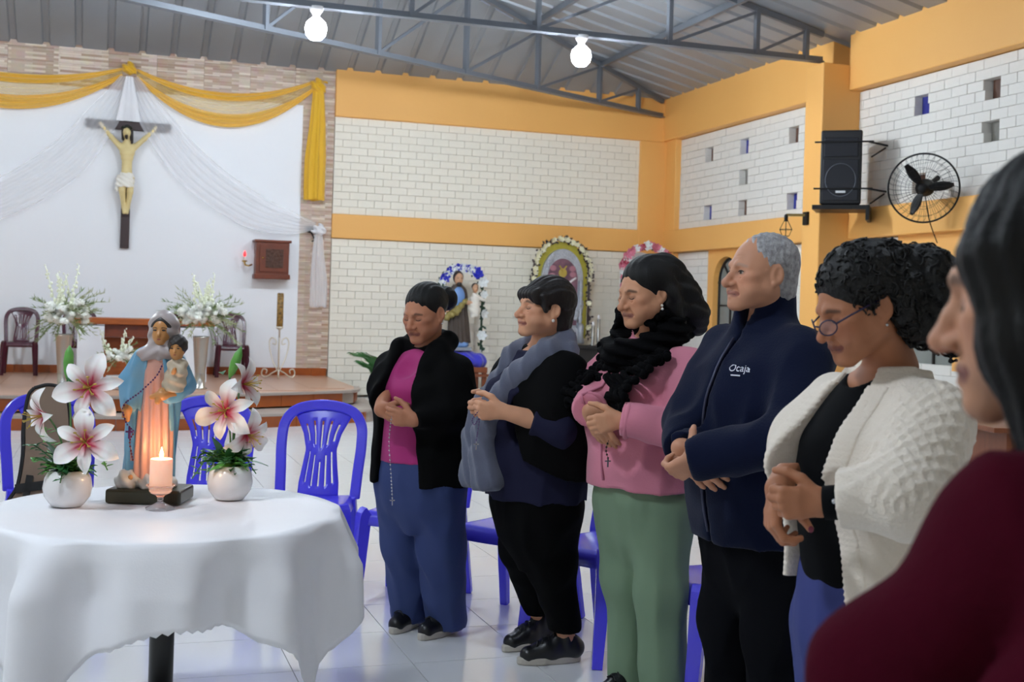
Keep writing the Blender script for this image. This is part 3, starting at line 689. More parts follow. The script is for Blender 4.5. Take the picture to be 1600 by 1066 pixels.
# ---------------------------------------------------------------- round table and cloth
m_tblk = mat('black table steel', '#0c0c0d', .35); m_cloth = mat('white damask tablecloth', '#f1f0f4', .5, sheen=.3, bump=(220, .25, .001), var=(9, .12, '#dcdbe4'))
tb = thing('round_table', 'round table on a black pedestal under the white cloth', 'table', (TC.x, TC.y, 0))
RTB = .515
MB().lathe([(RTB-.01, .715), (RTB, .72), (RTB, .74), (RTB-.01, .743)], 48).build('top', m_tblk, tb)
MB().lathe([(.036, .02), (.036, .72)], 24).build('pedestal', m_tblk, tb, True)
MB().lathe([(.26, 0), (.26, .01), (.22, .02), (.05, .045)], 32).build('base', m_tblk, tb, True)
def cloth():
    NA, NR = 240, 34; vs = []; fs = []; a0 = math.radians(-113)-TH
    for j in range(NR+1):
        for i in range(NA):
            ph = 2*PI*i/NA; q = (ph-a0+PI/4) % (PI/2)-PI/4; L = min(.735/max(.7, math.cos(abs(PI/4-abs(q)) if False else (PI/4-abs(q)))), .985)-RTB
            k = j/NR
            if k < .35: r = (RTB+.004)*k/.35; z = .748+.0012*math.sin(7*ph)*k; x, y = r*math.cos(ph), r*math.sin(ph)
            else:
                s = (k-.35)/.65; h = L*s; b = min(1, h/.04); fold = math.sin(11*ph+.9*math.sin(2*ph)+.6)+.5*math.sin(17*ph+1.3)
                cor = max(0, 1-abs(q)/.42); amp = (.042+.03*cor)*min(1, h/.14)
                r = RTB+.012*b+.05*h+amp*fold*(1 if fold > 0 else .75)
                z = .748-.012*b*b-max(0, h-.01)*(.985-.04*abs(fold)*s)
                if j == NR: z -= .010*abs(math.sin(ph*58))
                x, y = r*math.cos(ph), r*math.sin(ph)
            vs.append((x, y, z))
    for j in range(NR):
        for i in range(NA): fs.append((j*NA+i, j*NA+(i+1) % NA, (j+1)*NA+(i+1) % NA, (j+1)*NA+i))
    return MB().add(vs, fs)
co = cloth().build('tablecloth', m_cloth, None, True, thick=.002, loc=(TC.x, TC.y, 0)); tag(co, 'white damask tablecloth with scalloped hem draped over the round table', 'tablecloth')
# ---------------------------------------------------------------- statue of mother with child
ZT = .751
m_base = mat('dark green-gold statue base', '#3b3722', .3, var=(8, .6, '#17180f'), metal=.2)
m_gown = mat('painted pink gown', '#cf9c8c', .35, var=(14, .4, '#b98479')); m_mant = mat('painted blue mantle', '#5f9cc0', .35, var=(12, .45, '#7c8f96')); m_veil = mat('painted pearl veil', '#b5a8a6', .35, var=(18, .3))
m_sskin = mat('painted statue skin', '#c58a52', .4); m_cream_r = mat('painted cream tunic', '#c9b79e', .4, var=(30, .4)); m_cloud = mat('painted silver cloud', '#bdbab6', .35)
m_bead = mat('purple rosary beads', '#4a1f5c', .3)
sp_ = Wz(231, 787, ZT); sp_ += Vector((.01, .06, 0))
ms = thing('mother_and_child_statue', 'painted statue of a veiled woman in blue mantle holding a child', 'statue', (sp_.x, sp_.y, ZT), -TH+.0)
MB().box((-.115, -.085, 0), (.115, .075, .044)).build('base', m_base, ms, bev=.008)
sd('cloud', lambda p: np.minimum(np.minimum(el(p, (-.06, -.03, .065), (.04, .045, .035)), el(p, (.02, -.045, .062), (.045, .035, .03))), el(p, (0, .0, .06), (.085, .06, .03)))+.004*np.sin(p[0]*160+p[2]*120), (-.12, -.1, .038), (.12, .08, .11), .005, m_cloud, ms)
def gown(p):
    d = stack(p, [(.06, .062, .05, .0, -.01), (.15, .062, .05, .002, -.01), (.28, .056, .045, .008, -.008), (.38, .05, .042, .012, -.005), (.45, .052, .04, .016, 0), (.49, .03, .03, .02, 0)])
    a = np.arctan2(p[1], p[0]-.005); return d+.0042*np.sin(a*15+p[2]*6)*np.clip((.42-p[2])/.1, 0, 1)
sd('gown', gown, (-.1, -.09, .055), (.11, .07, .5), .0042, m_gown, ms)
def mantle(p):
    d = stack(p, [(.075, .078, .062, -.012, .012), (.2, .078, .06, -.008, .012), (.32, .078, .058, .002, .012), (.41, .07, .052, .01, .01), (.465, .055, .045, .016, .005), (.5, .03, .03, .02, .005)])
    d = smin(d, chain(p, [(-.035, -.005, .44), (-.07, -.02, .37), (-.06, -.055, .30)], [.03, .03, .024], .01), .02)
    d = smin(d, chain(p, [(.07, 0, .43), (.10, -.02, .36), (.07, -.06, .33)], [.032, .032, .026], .01), .02)
    a = np.arctan2(p[1], p[0]); d = d+.0035*np.sin(a*11+p[2]*30)
    cut = np.maximum(np.abs(p[0]-.012)-(.02+.09*np.clip(.46-p[2], 0, .4)), p[1]+.012)
    return ssub(d, cut, .008)
sd('mantle', mantle, (-.13, -.11, .07), (.16, .1, .51), .0045, m_mant, ms)
def shead(p, c, s, q=0):
    d = el(p, (c[0], c[1], c[2]+.006*s), (.034*s, .041*s, .044*s)); d = smin(d, el(p, (c[0], c[1]-.014*s, c[2]-.018*s), (.026*s, .028*s, .03*s)), .01*s)
    d = smin(d, rc(p, (c[0], c[1]-.037*s, c[2]+.004*s), (c[0], c[1]-.046*s, c[2]-.012*s), .004*s, .006*s), .004*s)
    for e in (-1, 1): d = ssub(d, el(p, (c[0]+e*.014*s, c[1]-.046*s, c[2]+.003*s), (.008*s, .01*s, .006*s)), .004*s)
    d = smin(d, rc(p, (c[0]-.007*s, c[1]-.038*s, c[2]-.024*s), (c[0]+.007*s, c[1]-.038*s, c[2]-.024*s), .0035*s), .003*s)
    return smin(d, rc(p, (c[0], c[1]+.006*s, c[2]-.03*s), (c[0], c[1]+.012*s, c[2]-.07*s), .018*s, .02*s), .01*s)
HC = (.026, -.012, .527)
def sskin(p):
    d = shead(p, HC, 1.0)
    d = np.minimum(d, chain(p, [(-.06, -.06, .31), (-.058, -.075, .285), (-.054, -.08, .255)], [.013, .014, .007]))
    d = np.minimum(d, chain(p, [(-.062, -.075, .285), (-.066, -.085, .265)], [.007, .005]))
    d = np.minimum(d, chain(p, [(.085, -.06, .335), (.05, -.085, .335), (.02, -.09, .328)], [.014, .015, .008]))
    return np.minimum(d, chain(p, [(-.035, -.03, .085), (-.045, -.06, .078)], [.012, .009]))
sd('skin', sskin, (-.09, -.12, .06), (.12, .05, .6), .0035, m_sskin, ms)
sd('hair', lambda p: ssub(el(p, (HC[0], HC[1]+.004, HC[2]+.01), (.039, .044, .05)), el(p, (HC[0], HC[1]-.05, HC[2]-.012), (.027, .045, .045)), .006), (-.03, -.07, .46), (.08, .05, .6), .003, m_hair_d, ms)
def veil(p):
    d = el(p, (HC[0], HC[1]+.012, HC[2]+.012), (.046, .05, .056)); d = smin(d, stack(p, [(.44, .06, .045, .018, .002), (.475, .05, .046, .02, .002), (.52, .04, .042, .025, .004), (.55, .03, .03, .026, 0)]), .02)
    d = smin(d, rc(p, (-.03, -.03, .455), (.06, -.035, .465), .016, .014), .02)
    d = d+.0025*np.sin(p[2]*170+np.abs(p[0]-.026)*120)
    return ssub(d, rc(p, (HC[0], HC[1]-.06, HC[2]+.012), (HC[0], HC[1]-.055, HC[2]-.03), .034, .026), .006)
sd('veil', veil, (-.07, -.1, .42), (.11, .08, .61), .004, m_veil, ms)
CC = (.085, -.055, .475)
sd('child_tunic', lambda p: smin(smin(stack(p, [(.345, .035, .032, .075, -.06), (.38, .036, .034, .08, -.058), (.42, .03, .026, .086, -.052), (.445, .016, .016, .086, -.052)]), rc(p, (.105, -.055, .43), (.1, -.085, .40), .012, .01), .01), rc(p, (.068, -.055, .43), (.078, -.085, .405), .012, .01), .01)+.002*np.sin(p[2]*190+p[0]*90), (.02, -.12, .33), (.14, -.01, .46), .0035, m_cream_r, ms)
def cskin(p):
    d = shead(p, CC, .72); d = np.minimum(d, rc(p, (.085, -.09, .405), (.09, -.097, .415), .008, .006))
    return np.minimum(d, chain(p, [(.05, -.085, .345), (.04, -.095, .315)], [.013, .009]))
sd('child_skin', cskin, (.02, -.12, .29), (.13, -.01, .53), .003, m_sskin, ms)
sd('child_hair', lambda p: ssub(el(p, (CC[0], CC[1]+.003, CC[2]+.011), (.03, .034, .034)), el(p, (CC[0], CC[1]-.035, CC[2]-.012), (.022, .03, .027)), .004)+.0015*np.sin(p[0]*300)*np.sin(p[2]*300), (.04, -.1, .43), (.13, 0, .53), .0025, m_hair_d, ms)
def paint_face(t, c, s):
    for e in (-1, 1):
        MB().ball((c[0]+e*.0135*s, c[1]-.0385*s, c[2]+.003*s), (.0062*s, .002*s, .0026*s), 8, 5).build('painted_eye', m_hair_d, t, True)
        MB().tube(bez([(c[0]+e*.007*s, c[1]-.0405*s, c[2]+.010*s), (c[0]+e*.014*s, c[1]-.040*s, c[2]+.012*s), (c[0]+e*.022*s, c[1]-.034*s, c[2]+.009*s)], 4), .0009*s, 5).build('painted_brow', m_hair_d, t)
    MB().ball((c[0], c[1]-.0405*s, c[2]-.0245*s), (.0075*s, .0025*s, .0028*s), 8, 5).build('painted_lips', m_lipp, t, True)
m_lipp = mat('painted lips', '#a5523f', .4)
paint_face(ms, HC, 1.0); paint_face(ms, CC, .72)
def beads(pts, r, gap):
    q = MB(); P = bez(pts, 14); acc = 0
    for a, b in zip(P, P[1:]):
        acc += (b-a).length
        if acc > gap: q.ball(b, r, 6, 4); acc = 0
    return q.tube(P, r*.25, 4)
beads([(.05, -.085, .43), (.03, -.085, .39), (-.02, -.08, .34), (-.065, -.085, .30), (-.055, -.09, .25), (-.03, -.085, .22)], .0032, .008).build('rosary', m_bead, ms)
beads([(-.03, -.085, .22), (-.045, -.08, .19), (-.035, -.075, .13)], .0035, .009).build('rosary_cross', mat('dark red beads', '#5c1820', .3), ms)
MB().box((-.047, -.092, .2), (-.041, -.086, .235)).box((-.055, -.092, .218), (-.033, -.086, .224)).build('cross', m_bead, ms)
# ---------------------------------------------------------------- candle
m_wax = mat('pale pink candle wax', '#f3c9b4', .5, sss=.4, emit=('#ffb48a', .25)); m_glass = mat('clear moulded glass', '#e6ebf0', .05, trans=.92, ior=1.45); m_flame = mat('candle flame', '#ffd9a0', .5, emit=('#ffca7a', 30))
kp = Wz(250, 795, ZT)
hd = thing('glass_candle_holder', 'footed clear glass candle holder in front of the statue', 'candle holder', (kp.x, kp.y, ZT))
MB().lathe([(.042, 0), (.043, .004), (.02, .014), (.009, .02), (.009, .034), (.014, .04), (.03, .048), (.037, .065), (.044, .07), (.042, .072), (.034, .067), (.027, .052), (.0, .045)], 28, cap=False).build('holder_glass', m_glass, hd, True)
kd = thing('pillar_candle', 'lit pale pink pillar candle in the footed glass holder', 'candle', (kp.x, kp.y, ZT+.047))
MB().lathe([(.026, 0), (.033, .006), (.033, .1), (.03, .103), (.027, .099), (0, .097)], 24, cap=False).build('wax', m_wax, kd, True)
MB().lathe([(.001, .1), (.0055, .108), (.006, .115), (.003, .127), (.0005, .137)], 10).build('flame', m_flame, kd, True); MB().tube([(0, 0, .095), (.001, 0, .106)], .0012, 5).build('wick', m_blk, kd)
l = bpy.data.lights.new('candle_light', 'POINT'); l.energy = .55; l.color = (1, .6, .3); l.shadow_soft_size = .008; lo_ = bpy.data.objects.new('candle_light', l); COL.objects.link(lo_); lo_.location = (kp.x, kp.y, ZT+.047+.128)
# ---------------------------------------------------------------- lily pots
m_pot = mat('white ceramic pot', '#e9e6e6', .25, coat=.3); m_petal = mat('white lily petal', '#ffffff', .5, vcol=True, sss=.15); m_stam = mat('yellow-green stamens', '#b79a3c', .5)
m_stem = mat('lily stem', '#4f7a45', .5); m_leafd = mat('dark artificial leaf', '#2c6a35', .45, var=(20, .5, '#1b4524')); m_leafl = mat('light artificial leaf', '#64a84c', .45, var=(20, .4)); m_soil = mat('soil', '#1c1712', .9)
def petal_mesh(L=.128, Wd=.028, curl=1.0):
    NU, NV = 12, 8; q = MB(); col = []
    def f(u, v):
        w = Wd*float(np.interp(u, [0, .15, .4, .6, .8, .93, 1], [.22, .5, .9, .95, .62, .27, .0])); x = (v-.5)*2
        ang = .95-1.55*curl*u**1.4; 
        r = L*u*(1-.12*u*u*curl); z = L*(.55*u-.62*curl*u*u*u)
        return (r*.92, x*w*(1-.05*x*x), z*.75-.010*abs(x)*(1-u)+.012*x*x*math.sin(PI*u))
    q.grid(f, NU, NV); me = q.mesh('petal', True)
    for j in range(NV+1):
        for i in range(NU+1):
            u, x = i/NU, abs(j/NV-.5)*2; k = max(0, 1-u*1.9)*(1-.35*x); k = min(1, k*1.5+.35*max(0, 1-x*4)*max(0, 1-u*1.2))
            a, b = np.array(lin('#fbf6f4')), np.array(lin('#b3183f')); col.append(a+(b-a)*min(1, k))
    at_ = me.color_attributes.new('Col', 'FLOAT_COLOR', 'POINT'); at_.data.foreach_set('color', np.array(col, f32).ravel()); me.materials.append(m_petal); return me
pm = petal_mesh(); pm2 = petal_mesh(.125, .027, .75)
def lily(parent, pos, direc, scale=1.0, spin=0, mesh=pm):
    q = MB()
    for k in range(6):
        a = 2*PI*k/6+.3; q.tube(bez([(0, 0, 0), (.012*math.cos(a), .012*math.sin(a), .04), (.03*math.cos(a), .03*math.sin(a), .062)], 4), .0015, 5); q.ball((.03*math.cos(a), .03*math.sin(a), .063), (.006, .003, .003), 6, 4)
    q.tube([(0, 0, 0), (0, 0, .07)], .0022, 5).ball((0, 0, .072), .004, 6, 4)
    o = q.build('flower', m_stam, parent, True); o.location = pos; o.rotation_euler = Vector(direc).to_track_quat('Z', 'Y').to_euler(); o.scale = (scale,)*3
    for k in range(6):
        c = bpy.data.objects.new('petal', mesh); COL.objects.link(c); c.parent = o; s = 1.08 if k % 2 else .95
        c.rotation_euler = (0, random.uniform(-.08, .08), 2*PI*k/6+spin); c.scale = (s, s*(1.15 if k % 2 else .9), s)
def leaf_mesh(L, Wd, bend=.3, n=6):
    def f(u, v): x = (v-.5)*2; return (L*u, x*Wd*math.sin(PI*(u*.96+.02))**.9, bend*L*u*u*-1+.2*Wd*abs(x))
    return MB().grid(f, n, 2).mesh('leaf', True)
def leaves(parent, pos, n, L, Wd, m, spread=(.2, 1.2), bend=.5, seed=0, name='leaf', az=None):
    rr = random.Random(seed); me = leaf_mesh(L, Wd, bend); me.materials.append(m)
    for k in range(n):
        c = bpy.data.objects.new(name, me); COL.objects.link(c); c.parent = parent; s = rr.uniform(.7, 1.15)
        c.location = Vector(pos)+Vector((rr.uniform(-.02, .02), rr.uniform(-.02, .02), rr.uniform(-.005, .02))); c.scale = (s, s, s)
        c.rotation_euler = (rr.uniform(-.4, .4), -rr.uniform(*spread), rr.uniform(0, 2*PI) if az is None else rr.uniform(*az))
def sprig(parent, pts, m, seed, n=14, L=.022, Wd=.008, name='sprig'):
    rr = random.Random(seed); P = bez(pts, 6); q = MB().tube(P, .0016, 5)
    for k in range(n):
        p = P[int((k+.5)/n*(len(P)-1))]; a = rr.uniform(0, 2*PI); d = Vector((math.cos(a), math.sin(a), rr.uniform(-.2, .6))).normalized(); s = d.cross(Vector((0, 0, 1))).normalized()*Wd
        t = p+d*L*rr.uniform(.8, 1.3); mid = p.lerp(t, .5)+Vector((0, 0, .003)); q.add([p, mid+s, t, mid-s], [(0, 1, 2, 3)])
    return q.build(name, m, parent, thick=.0008)
toC = -FW
def lily_pot(label, pot, flowers, buds, sprigs, seed):
    t = thing('lily_pot', label, 'potted flowers', (pot.x, pot.y, ZT), -TH, 'white pots of artificial lilies')
    iv = Matrix.Rotation(TH, 3, 'Z'); loc = lambda px, py, f=0: iv @ (W(px, py, fwd(pot.x, pot.y)+f)-Vector((pot.x, pot.y, ZT)))
    MB().lathe([(.03, 0), (.045, .002), (.066, .03), (.071, .055), (.066, .085), (.053, .108), (.048, .106), (.06, .08), (.0, .075)], 32, cap=False).build('pot', m_pot, t, True)
    MB().lathe([(.0, .099), (.05, .1)], 20, cap=False).build('soil', m_soil, t)
    top = Vector((0, 0, .1))
    for px, py, d, sc, spn, f in flowers:
        p = loc(px, py, f); dv = Vector(d).normalized(); lily(t, p-dv*.02, dv, sc, spn, pm if f < .02 else pm2)
        e = p-dv*.03; MB().tube(bez([top, top.lerp(e, .5)+Vector((0, .015, .02)), e], 6), .0028, 6).build('stem', m_stem, t, True)
    for px, py, d, L in buds:
        p = loc(px, py, .01); dv = Vector(d).normalized(); k = MB().lathe([(.004, 0), (.012, .02), (.016, .05), (.013, .08), (.002, L)], 8).build('bud', m_leafl, t, True); k.location = p-dv*L*.5; k.rotation_euler = dv.to_track_quat('Z', 'Y').to_euler()
        MB().tube(bez([top, top.lerp(p, .5)+Vector((0, .02, 0)), p-dv*L*.5], 6), .003, 6).build('stem', m_stem, t, True)
        leaves(t, p-dv*L*.45, 2, .09, .013, m_leafd, (-.2, .5), .35, seed+5)
    for pts, n, light in sprigs: sprig(t, [top]+[loc(*q) for q in pts], m_leafl if light else m_leafd, seed+n, n*2, .026, .009)
    leaves(t, (0, 0, .1), 34, .08, .014, m_leafd, (.2, 1.35), .5, seed); leaves(t, (0, 0, .1), 20, .07, .013, m_leafl, (.0, 1.0), .5, seed+1)
    for k in range(7): a_ = 2*PI*k/7+seed; sprig(t, [top, top+Vector((.04*math.cos(a_), .04*math.sin(a_), .03)), top+Vector((.08*math.cos(a_), .08*math.sin(a_), .02-.02*(k % 3)))], m_leafl if k % 2 else m_leafd, seed+40+k, 22, .02, .008)
    return t
pl_ = Wz(104, 795, ZT)+Vector((.0, .05, 0)); pr_ = Wz(361, 784, ZT)+Vector((0, .05, 0))
lily_pot('white round pot with pink-hearted lilies and a guitar bag behind', pl_,
    [(138, 606, (.1, -1, .12), 1.0, .25, -.05), (58, 652, (-.75, -.6, -.25), .85, .1, 0), (132, 690, (.15, -1, .25), .95, .6, -.09)], [(107, 566, (.05, 0, 1), .1)],
    [([(80, 700), (70, 668)], 9, 1), ([(150, 705), (168, 735)], 9, 1), ([(70, 720), (52, 722)], 8, 1), ([(60, 700), (40, 695)], 7, 0)], 3)
lily_pot('white round pot with pink-hearted lilies right of the candle', pr_,
    [(350, 642, (-.1, -1, .1), .95, .35, -.05), (388, 600, (.9, -.25, .1), .85, .1, .03), (392, 682, (.75, -.7, -.25), .8, .5, -.02)], [(368, 566, (.35, 0, 1), .105)],
    [([(330, 712), (300, 748)], 12, 1), ([(345, 705), (342, 745)], 10, 1), ([(375, 705), (378, 695)], 9, 0), ([(320, 708), (308, 720)], 9, 0), ([(380, 715), (390, 722)], 7, 0)], 11)
# ---------------------------------------------------------------- bouquets on the stage
m_bloom = mat('white chrysanthemum', '#f8f8f0', .7, bump=(120, .4, .004)); m_glad = mat('cream gladiolus', '#eef0d6', .55); m_spray = mat('dry green spray', '#7d8f58', .6, var=(10, .5, '#56683b')); m_spray2 = mat('pale spray', '#a8ab84', .6)
m_steelv = mat('brushed steel vase', '#b9b4ac', .25, metal=.85); m_wpot = mat('white glazed pot', '#ece9ea', .3)
def bloom_mesh():
    q = MB(); rr = random.Random(4)
    for k in range(34):
        z = 1-2*(k+.5)/34*.8; a = k*2.4; r = math.sqrt(max(0, 1-z*z)); d = Vector((r*math.cos(a), r*math.sin(a), z)); s = d.cross(Vector((.3, .2, 1))).normalized()*.28; t = d*1.0; u = d.cross(s).normalized()*.12
        q.add([d*.45, t*.8+s, t*1.05, t*.8-s], [(0, 1, 2, 3)])
    q.ball((0, 0, 0), .72, 8, 5); me = q.mesh('bloom', True); me.materials.append(m_bloom); return me
bloom_me = bloom_mesh()
def bouquet(t, c, R, nb, nspr, seed, br=.05, gl=6, up=.35):
    rr = random.Random(seed); c = Vector(c)
    for k in range(nb):
        a = rr.uniform(0, 2*PI); r = R*math.sqrt(rr.random())*.62; o = bpy.data.objects.new('bloom', bloom_me); COL.objects.link(o); o.parent = t
        o.location = c+Vector((r*math.cos(a), r*math.sin(a)*.5-.25*R, rr.uniform(-.12, .45)*R)); s = br*rr.uniform(.8, 1.15); o.scale = (s, s, s*.8); o.rotation_euler = (rr.uniform(-.5, .5), rr.uniform(-.5, .5), a)
    for k in range(gl):
        a = rr.uniform(-.5, .5); q = MB(); b = c+Vector((rr.uniform(-.12, .12), rr.uniform(-.06, .06), 0)); e = b+Vector((a*.35, rr.uniform(-.1, .1), R*rr.uniform(.95, 1.5))); P = bez([b, b.lerp(e, .5), e], 6); q.tube(P, .006, 5)
        for i in range(14):
            p = P[min(len(P)-1, 3+int(i*.7))]; an = rr.uniform(0, 6.28); w = .03*(1-i/20); q.ball(p+Vector((.022*math.cos(an), .022*math.sin(an), i % 2*.01)), (w*.7, w*.7, w), 6, 4)
        q.build('gladiolus', m_glad, t, True)
    for layer, (mm, n, LL) in enumerate(((m_spray, nspr, 1.35), (m_spray2, nspr//2, 1.5))):
        q = MB()
        for k in range(n):
            az = rr.uniform(0, 2*PI); elv = rr.uniform(-.5, .9); d = Vector((math.cos(az)*math.cos(elv), .55*math.sin(az)*math.cos(elv), math.sin(elv))); L = R*rr.uniform(.7, LL)
            e = c+d*L+Vector((0, 0, -.15*L)); P = bez([c+d*R*.2, c+d*L*.6, e], 4); q.tube(P, .003, 4, cap=False)
            for i in range(9):
                p = P[rr.randrange(2, len(P))]; dd = (d+Vector((rr.uniform(-.8, .8), rr.uniform(-.5, .5), rr.uniform(-.6, .8)))).normalized()*R*.17; s = dd.cross(Vector((0, 1, 0))).normalized()*.006; q.add([p-s, p+s, p+dd], [(0, 1, 2)])
        q.build('foliage', mm, t)
    return t
for lb, x, y, sd_, zc in (('tall steel vase of white flowers on the left of the altar', -.39, 14.75, 5, .82), ('tall steel vase of white flowers on the right of the altar', 1.14, 14.9, 9, .84)):
    t = thing('flower_vase', lb, 'bouquet', (x, y, ZP), 0, 'steel vases of white flowers')
    MB().lathe([(.085, 0), (.09, .01), (.06, .03), (.062, .2), (.095, .62), (.1, .63), (.088, .6), (.05, .1)], 20, cap=False).build('vase', m_steelv, t, True)
    bouquet(t, (0, 0, zc), .40, 44, 46, sd_, br=.055, gl=8)
t = thing('flower_pot', 'low white pot of white carnations beside the altar', 'bouquet', (.22, 14.75, ZP))
MB().lathe([(.09, 0), (.12, .02), (.14, .15), (.145, .16), (.12, .15), (0, .13)], 20, cap=False).build('pot', m_wpot, t, True)
bouquet(t, (0, 0, .36), .24, 22, 18, 12, br=.045, gl=3)
# ---------------------------------------------------------------- palm
m_palm = mat('palm frond', '#3f7a3a', .5, var=(6, .5, '#285427')); m_clay = mat('dark planter', '#3a2c26', .6)
t = thing('potted_palm', 'small green parlour palm on the floor right of the stage', 'plant', (3.62, 16.2, 0))
MB().lathe([(.1, 0), (.13, .02), (.16, .24), (.165, .26), (.14, .25), (0, .22)], 18, cap=False).build('planter', m_clay, t, True)
rr = random.Random(8)
for k in range(17):
    az = 2*PI*k/17+rr.uniform(-.2, .2); L = rr.uniform(.6, 1.0); P = bez([(0, 0, .2), (.16*L*math.cos(az), .16*L*math.sin(az), .2+.42*L), (.42*L*math.cos(az), .42*L*math.sin(az), .28+.46*L)], 8); q = MB().tube(P, .005, 5)
    for i in range(4, len(P)):
        tg = (P[i]-P[i-1]).normalized()
        for s in (-1, 1):
            sd2 = tg.cross(Vector((0, 0, 1))).normalized()*s; e = P[i]+(sd2*.8+tg*.7).normalized()*.17*(1-.4*i/len(P))-Vector((0, 0, .04)); w = tg*.011; q.add([P[i]-w, P[i].lerp(e, .5)+w+Vector((0, 0, .01)), e, P[i].lerp(e, .5)-w], [(0, 1, 2, 3)])
    q.build('frond', m_palm, t)
# ---------------------------------------------------------------- shrines against the back wall
m_woodr = mat('red-brown stand wood', '#8a4a2a', .45, var=(8, .5)); m_bcloth = mat('royal blue satin', '#3434c4', .4, sheen=.4); m_bflow = mat('blue silk flower', '#3138c8', .5); m_wflow = mat('white silk flower', '#eef0ee', .55); m_pflow = mat('pink silk flower', '#e58aa0', .55); m_rflow = mat('rose red flower', '#b3304a', .55); m_gleaf = mat('dark garland leaf', '#2b4a34', .6, var=(20, .5)); m_brleaf = mat('purple-brown garland', '#4a3a40', .6, var=(20, .5, '#33402a')); m_yel = mat('yellow-green glitter backing', '#b5a83c', .5, var=(20, .4, '#8f8a2e'))
def flower_mesh(m, name='flower'):
    q = MB()
    for k in range(6):
        a = 2*PI*k/6; d = Vector((math.cos(a), -.35, math.sin(a))); s = Vector((-math.sin(a), 0, math.cos(a)))*.45; q.add([(0, 0, 0), d*.7+s, d*1.1+Vector((0, -.2, 0)), d*.7-s], [(0, 1, 2, 3)])
    for k in range(5):
        a = 2*PI*k/5+.4; d = Vector((math.cos(a)*.5, -.7, math.sin(a)*.5)); s = Vector((-math.sin(a), 0, math.cos(a)))*.32; q.add([(0, -.2, 0), d*.7+s, d, d*.7-s], [(0, 1, 2, 3)])
    q.ball((0, -.3, 0), .28, 6, 4); me = q.mesh(name, True); me.materials.append(m); return me
FM = {k: flower_mesh(v) for k, v in (('b', m_bflow), ('w', m_wflow), ('p', m_pflow), ('r', m_rflow), ('y', mat('cream silk flower', '#e9e3c2', .55)))}
def arch_pts(w, z0, zs, zt, n=40):
    P = [(-w/2, 0, lerp(z0, zs, i/10)) for i in range(10)]+[(-w/2*math.cos(PI*i/24), 0, zs+(zt-zs)*math.sin(PI*i/24)) for i in range(25)]+[(w/2, 0, lerp(zs, z0, (i+1)/10)) for i in range(10)]; return [Vector(p) for p in P]
def garland(t, P, seq, fs, leafm, n, seed, jit=.03, leafn=120, lw=.03):
    rr = random.Random(seed); k = len(P)-1; q = MB().tube(P, .018, 6)
    for i in range(leafn):
        p = P[rr.randrange(k+1)]+Vector((rr.uniform(-jit, jit), rr.uniform(-.04, .01), rr.uniform(-jit, jit))); d = Vector((rr.uniform(-1, 1), rr.uniform(-.8, 0), rr.uniform(-1, 1))).normalized()*lw*2.2; s = d.cross(Vector((0, 1, .1))).normalized()*lw*.7; q.add([p, p+d*.5+s, p+d, p+d*.5-s], [(0, 1, 2, 3)])
    q.build('garland_leaves', leafm, t)
    for i in range(n):
        a = (i+.5)/n*k; j = int(a); p = P[j].lerp(P[min(j+1, k)], a-j); c = seq(i, n); 
        if c is None: continue
        o = bpy.data.objects.new('flower', FM[c]); COL.objects.link(o); o.parent = t; o.location = p+Vector((rr.uniform(-jit, jit)*.5, -.04, rr.uniform(-jit, jit)*.5)); s = fs*rr.uniform(.8, 1.15); o.scale = (s, s, s); o.rotation_euler = (rr.uniform(-.3, .3), rr.uniform(0, 6), rr.uniform(-.3, .3))
# bearded saint
js = thing('flower_arch', 'arch of blue and white silk flowers around the bearded saint', 'flower arch', (5.09, 17.45, 0))
garland(js, arch_pts(.66, .75, 1.68, 1.97), lambda i, n: 'b' if i in (8, 10, 12, 14, 16, 17) else ('w' if i % 2 or 7 < i < 18 else None), .075, m_gleaf, 27, 3, leafn=170)
MB().tube(arch_pts(.66, .5, 1.68, 1.97), .012, 6).build('arch_frame', m_wpot, js)
st_ = thing('wooden_stand', 'red-brown wooden stand with blue satin under the bearded saint', 'stand', (5.09, 17.35, 0))
for sx in (-.3, .3):
    for sy in (-.2, .2): MB().box((sx-.03, sy-.03, 0), (sx+.03, sy+.03, .5)).build('leg', m_woodr, st_)
MB().box((-.34, -.24, .42), (.34, .24, .5)).build('top', m_woodr, st_, bev=.006); MB().box((-.42, -.27, .36), (.42, -.22, .40)).build('rail', m_woodr, st_, bev=.004)
sd('satin_cloth', lambda p: el(p, (0, 0, .58), (.40, .27, .15))+.02*np.sin(p[0]*28+p[1]*9)*np.sin(p[1]*25), (-.46, -.33, .45), (.46, .33, .8), .014, m_bcloth, st_)
jo = thing('saint_statue', 'painted statue of a bearded saint in brown cloak holding a child', 'statue', (5.0, 17.33, .735))
m_jbrown = mat('painted brown robe', '#4c4038', .45, var=(10, .4, '#2f2823')); m_jblue = mat('painted blue tunic', '#6f93c9', .45); m_jtan = mat('painted ochre fold', '#9a8a4c', .45, var=(12, .4)); m_jskin = mat('painted light skin', '#c99a78', .45)
sd('robe', lambda p: stack(p, [(.12, .17, .11, .04, 0), (.35, .16, .1, .03, 0), (.6, .14, .09, .02, 0), (.8, .15, .09, .01, 0), (.93, .13, .07, 0, 0), (.98, .05, .05, 0, 0)])+.008*np.sin(np.arctan2(p[1], p[0])*13+p[2]*5)*np.clip((.75-p[2])*4, 0, 1), (-.22, -.16, .1), (.26, .15, 1.0), .011, m_jbrown, jo)
sd('tunic', lambda p: el(p, (.0, -.045, .78), (.1, .07, .17)), (-.13, -.13, .6), (.13, .05, .97), .01, m_jblue, jo)
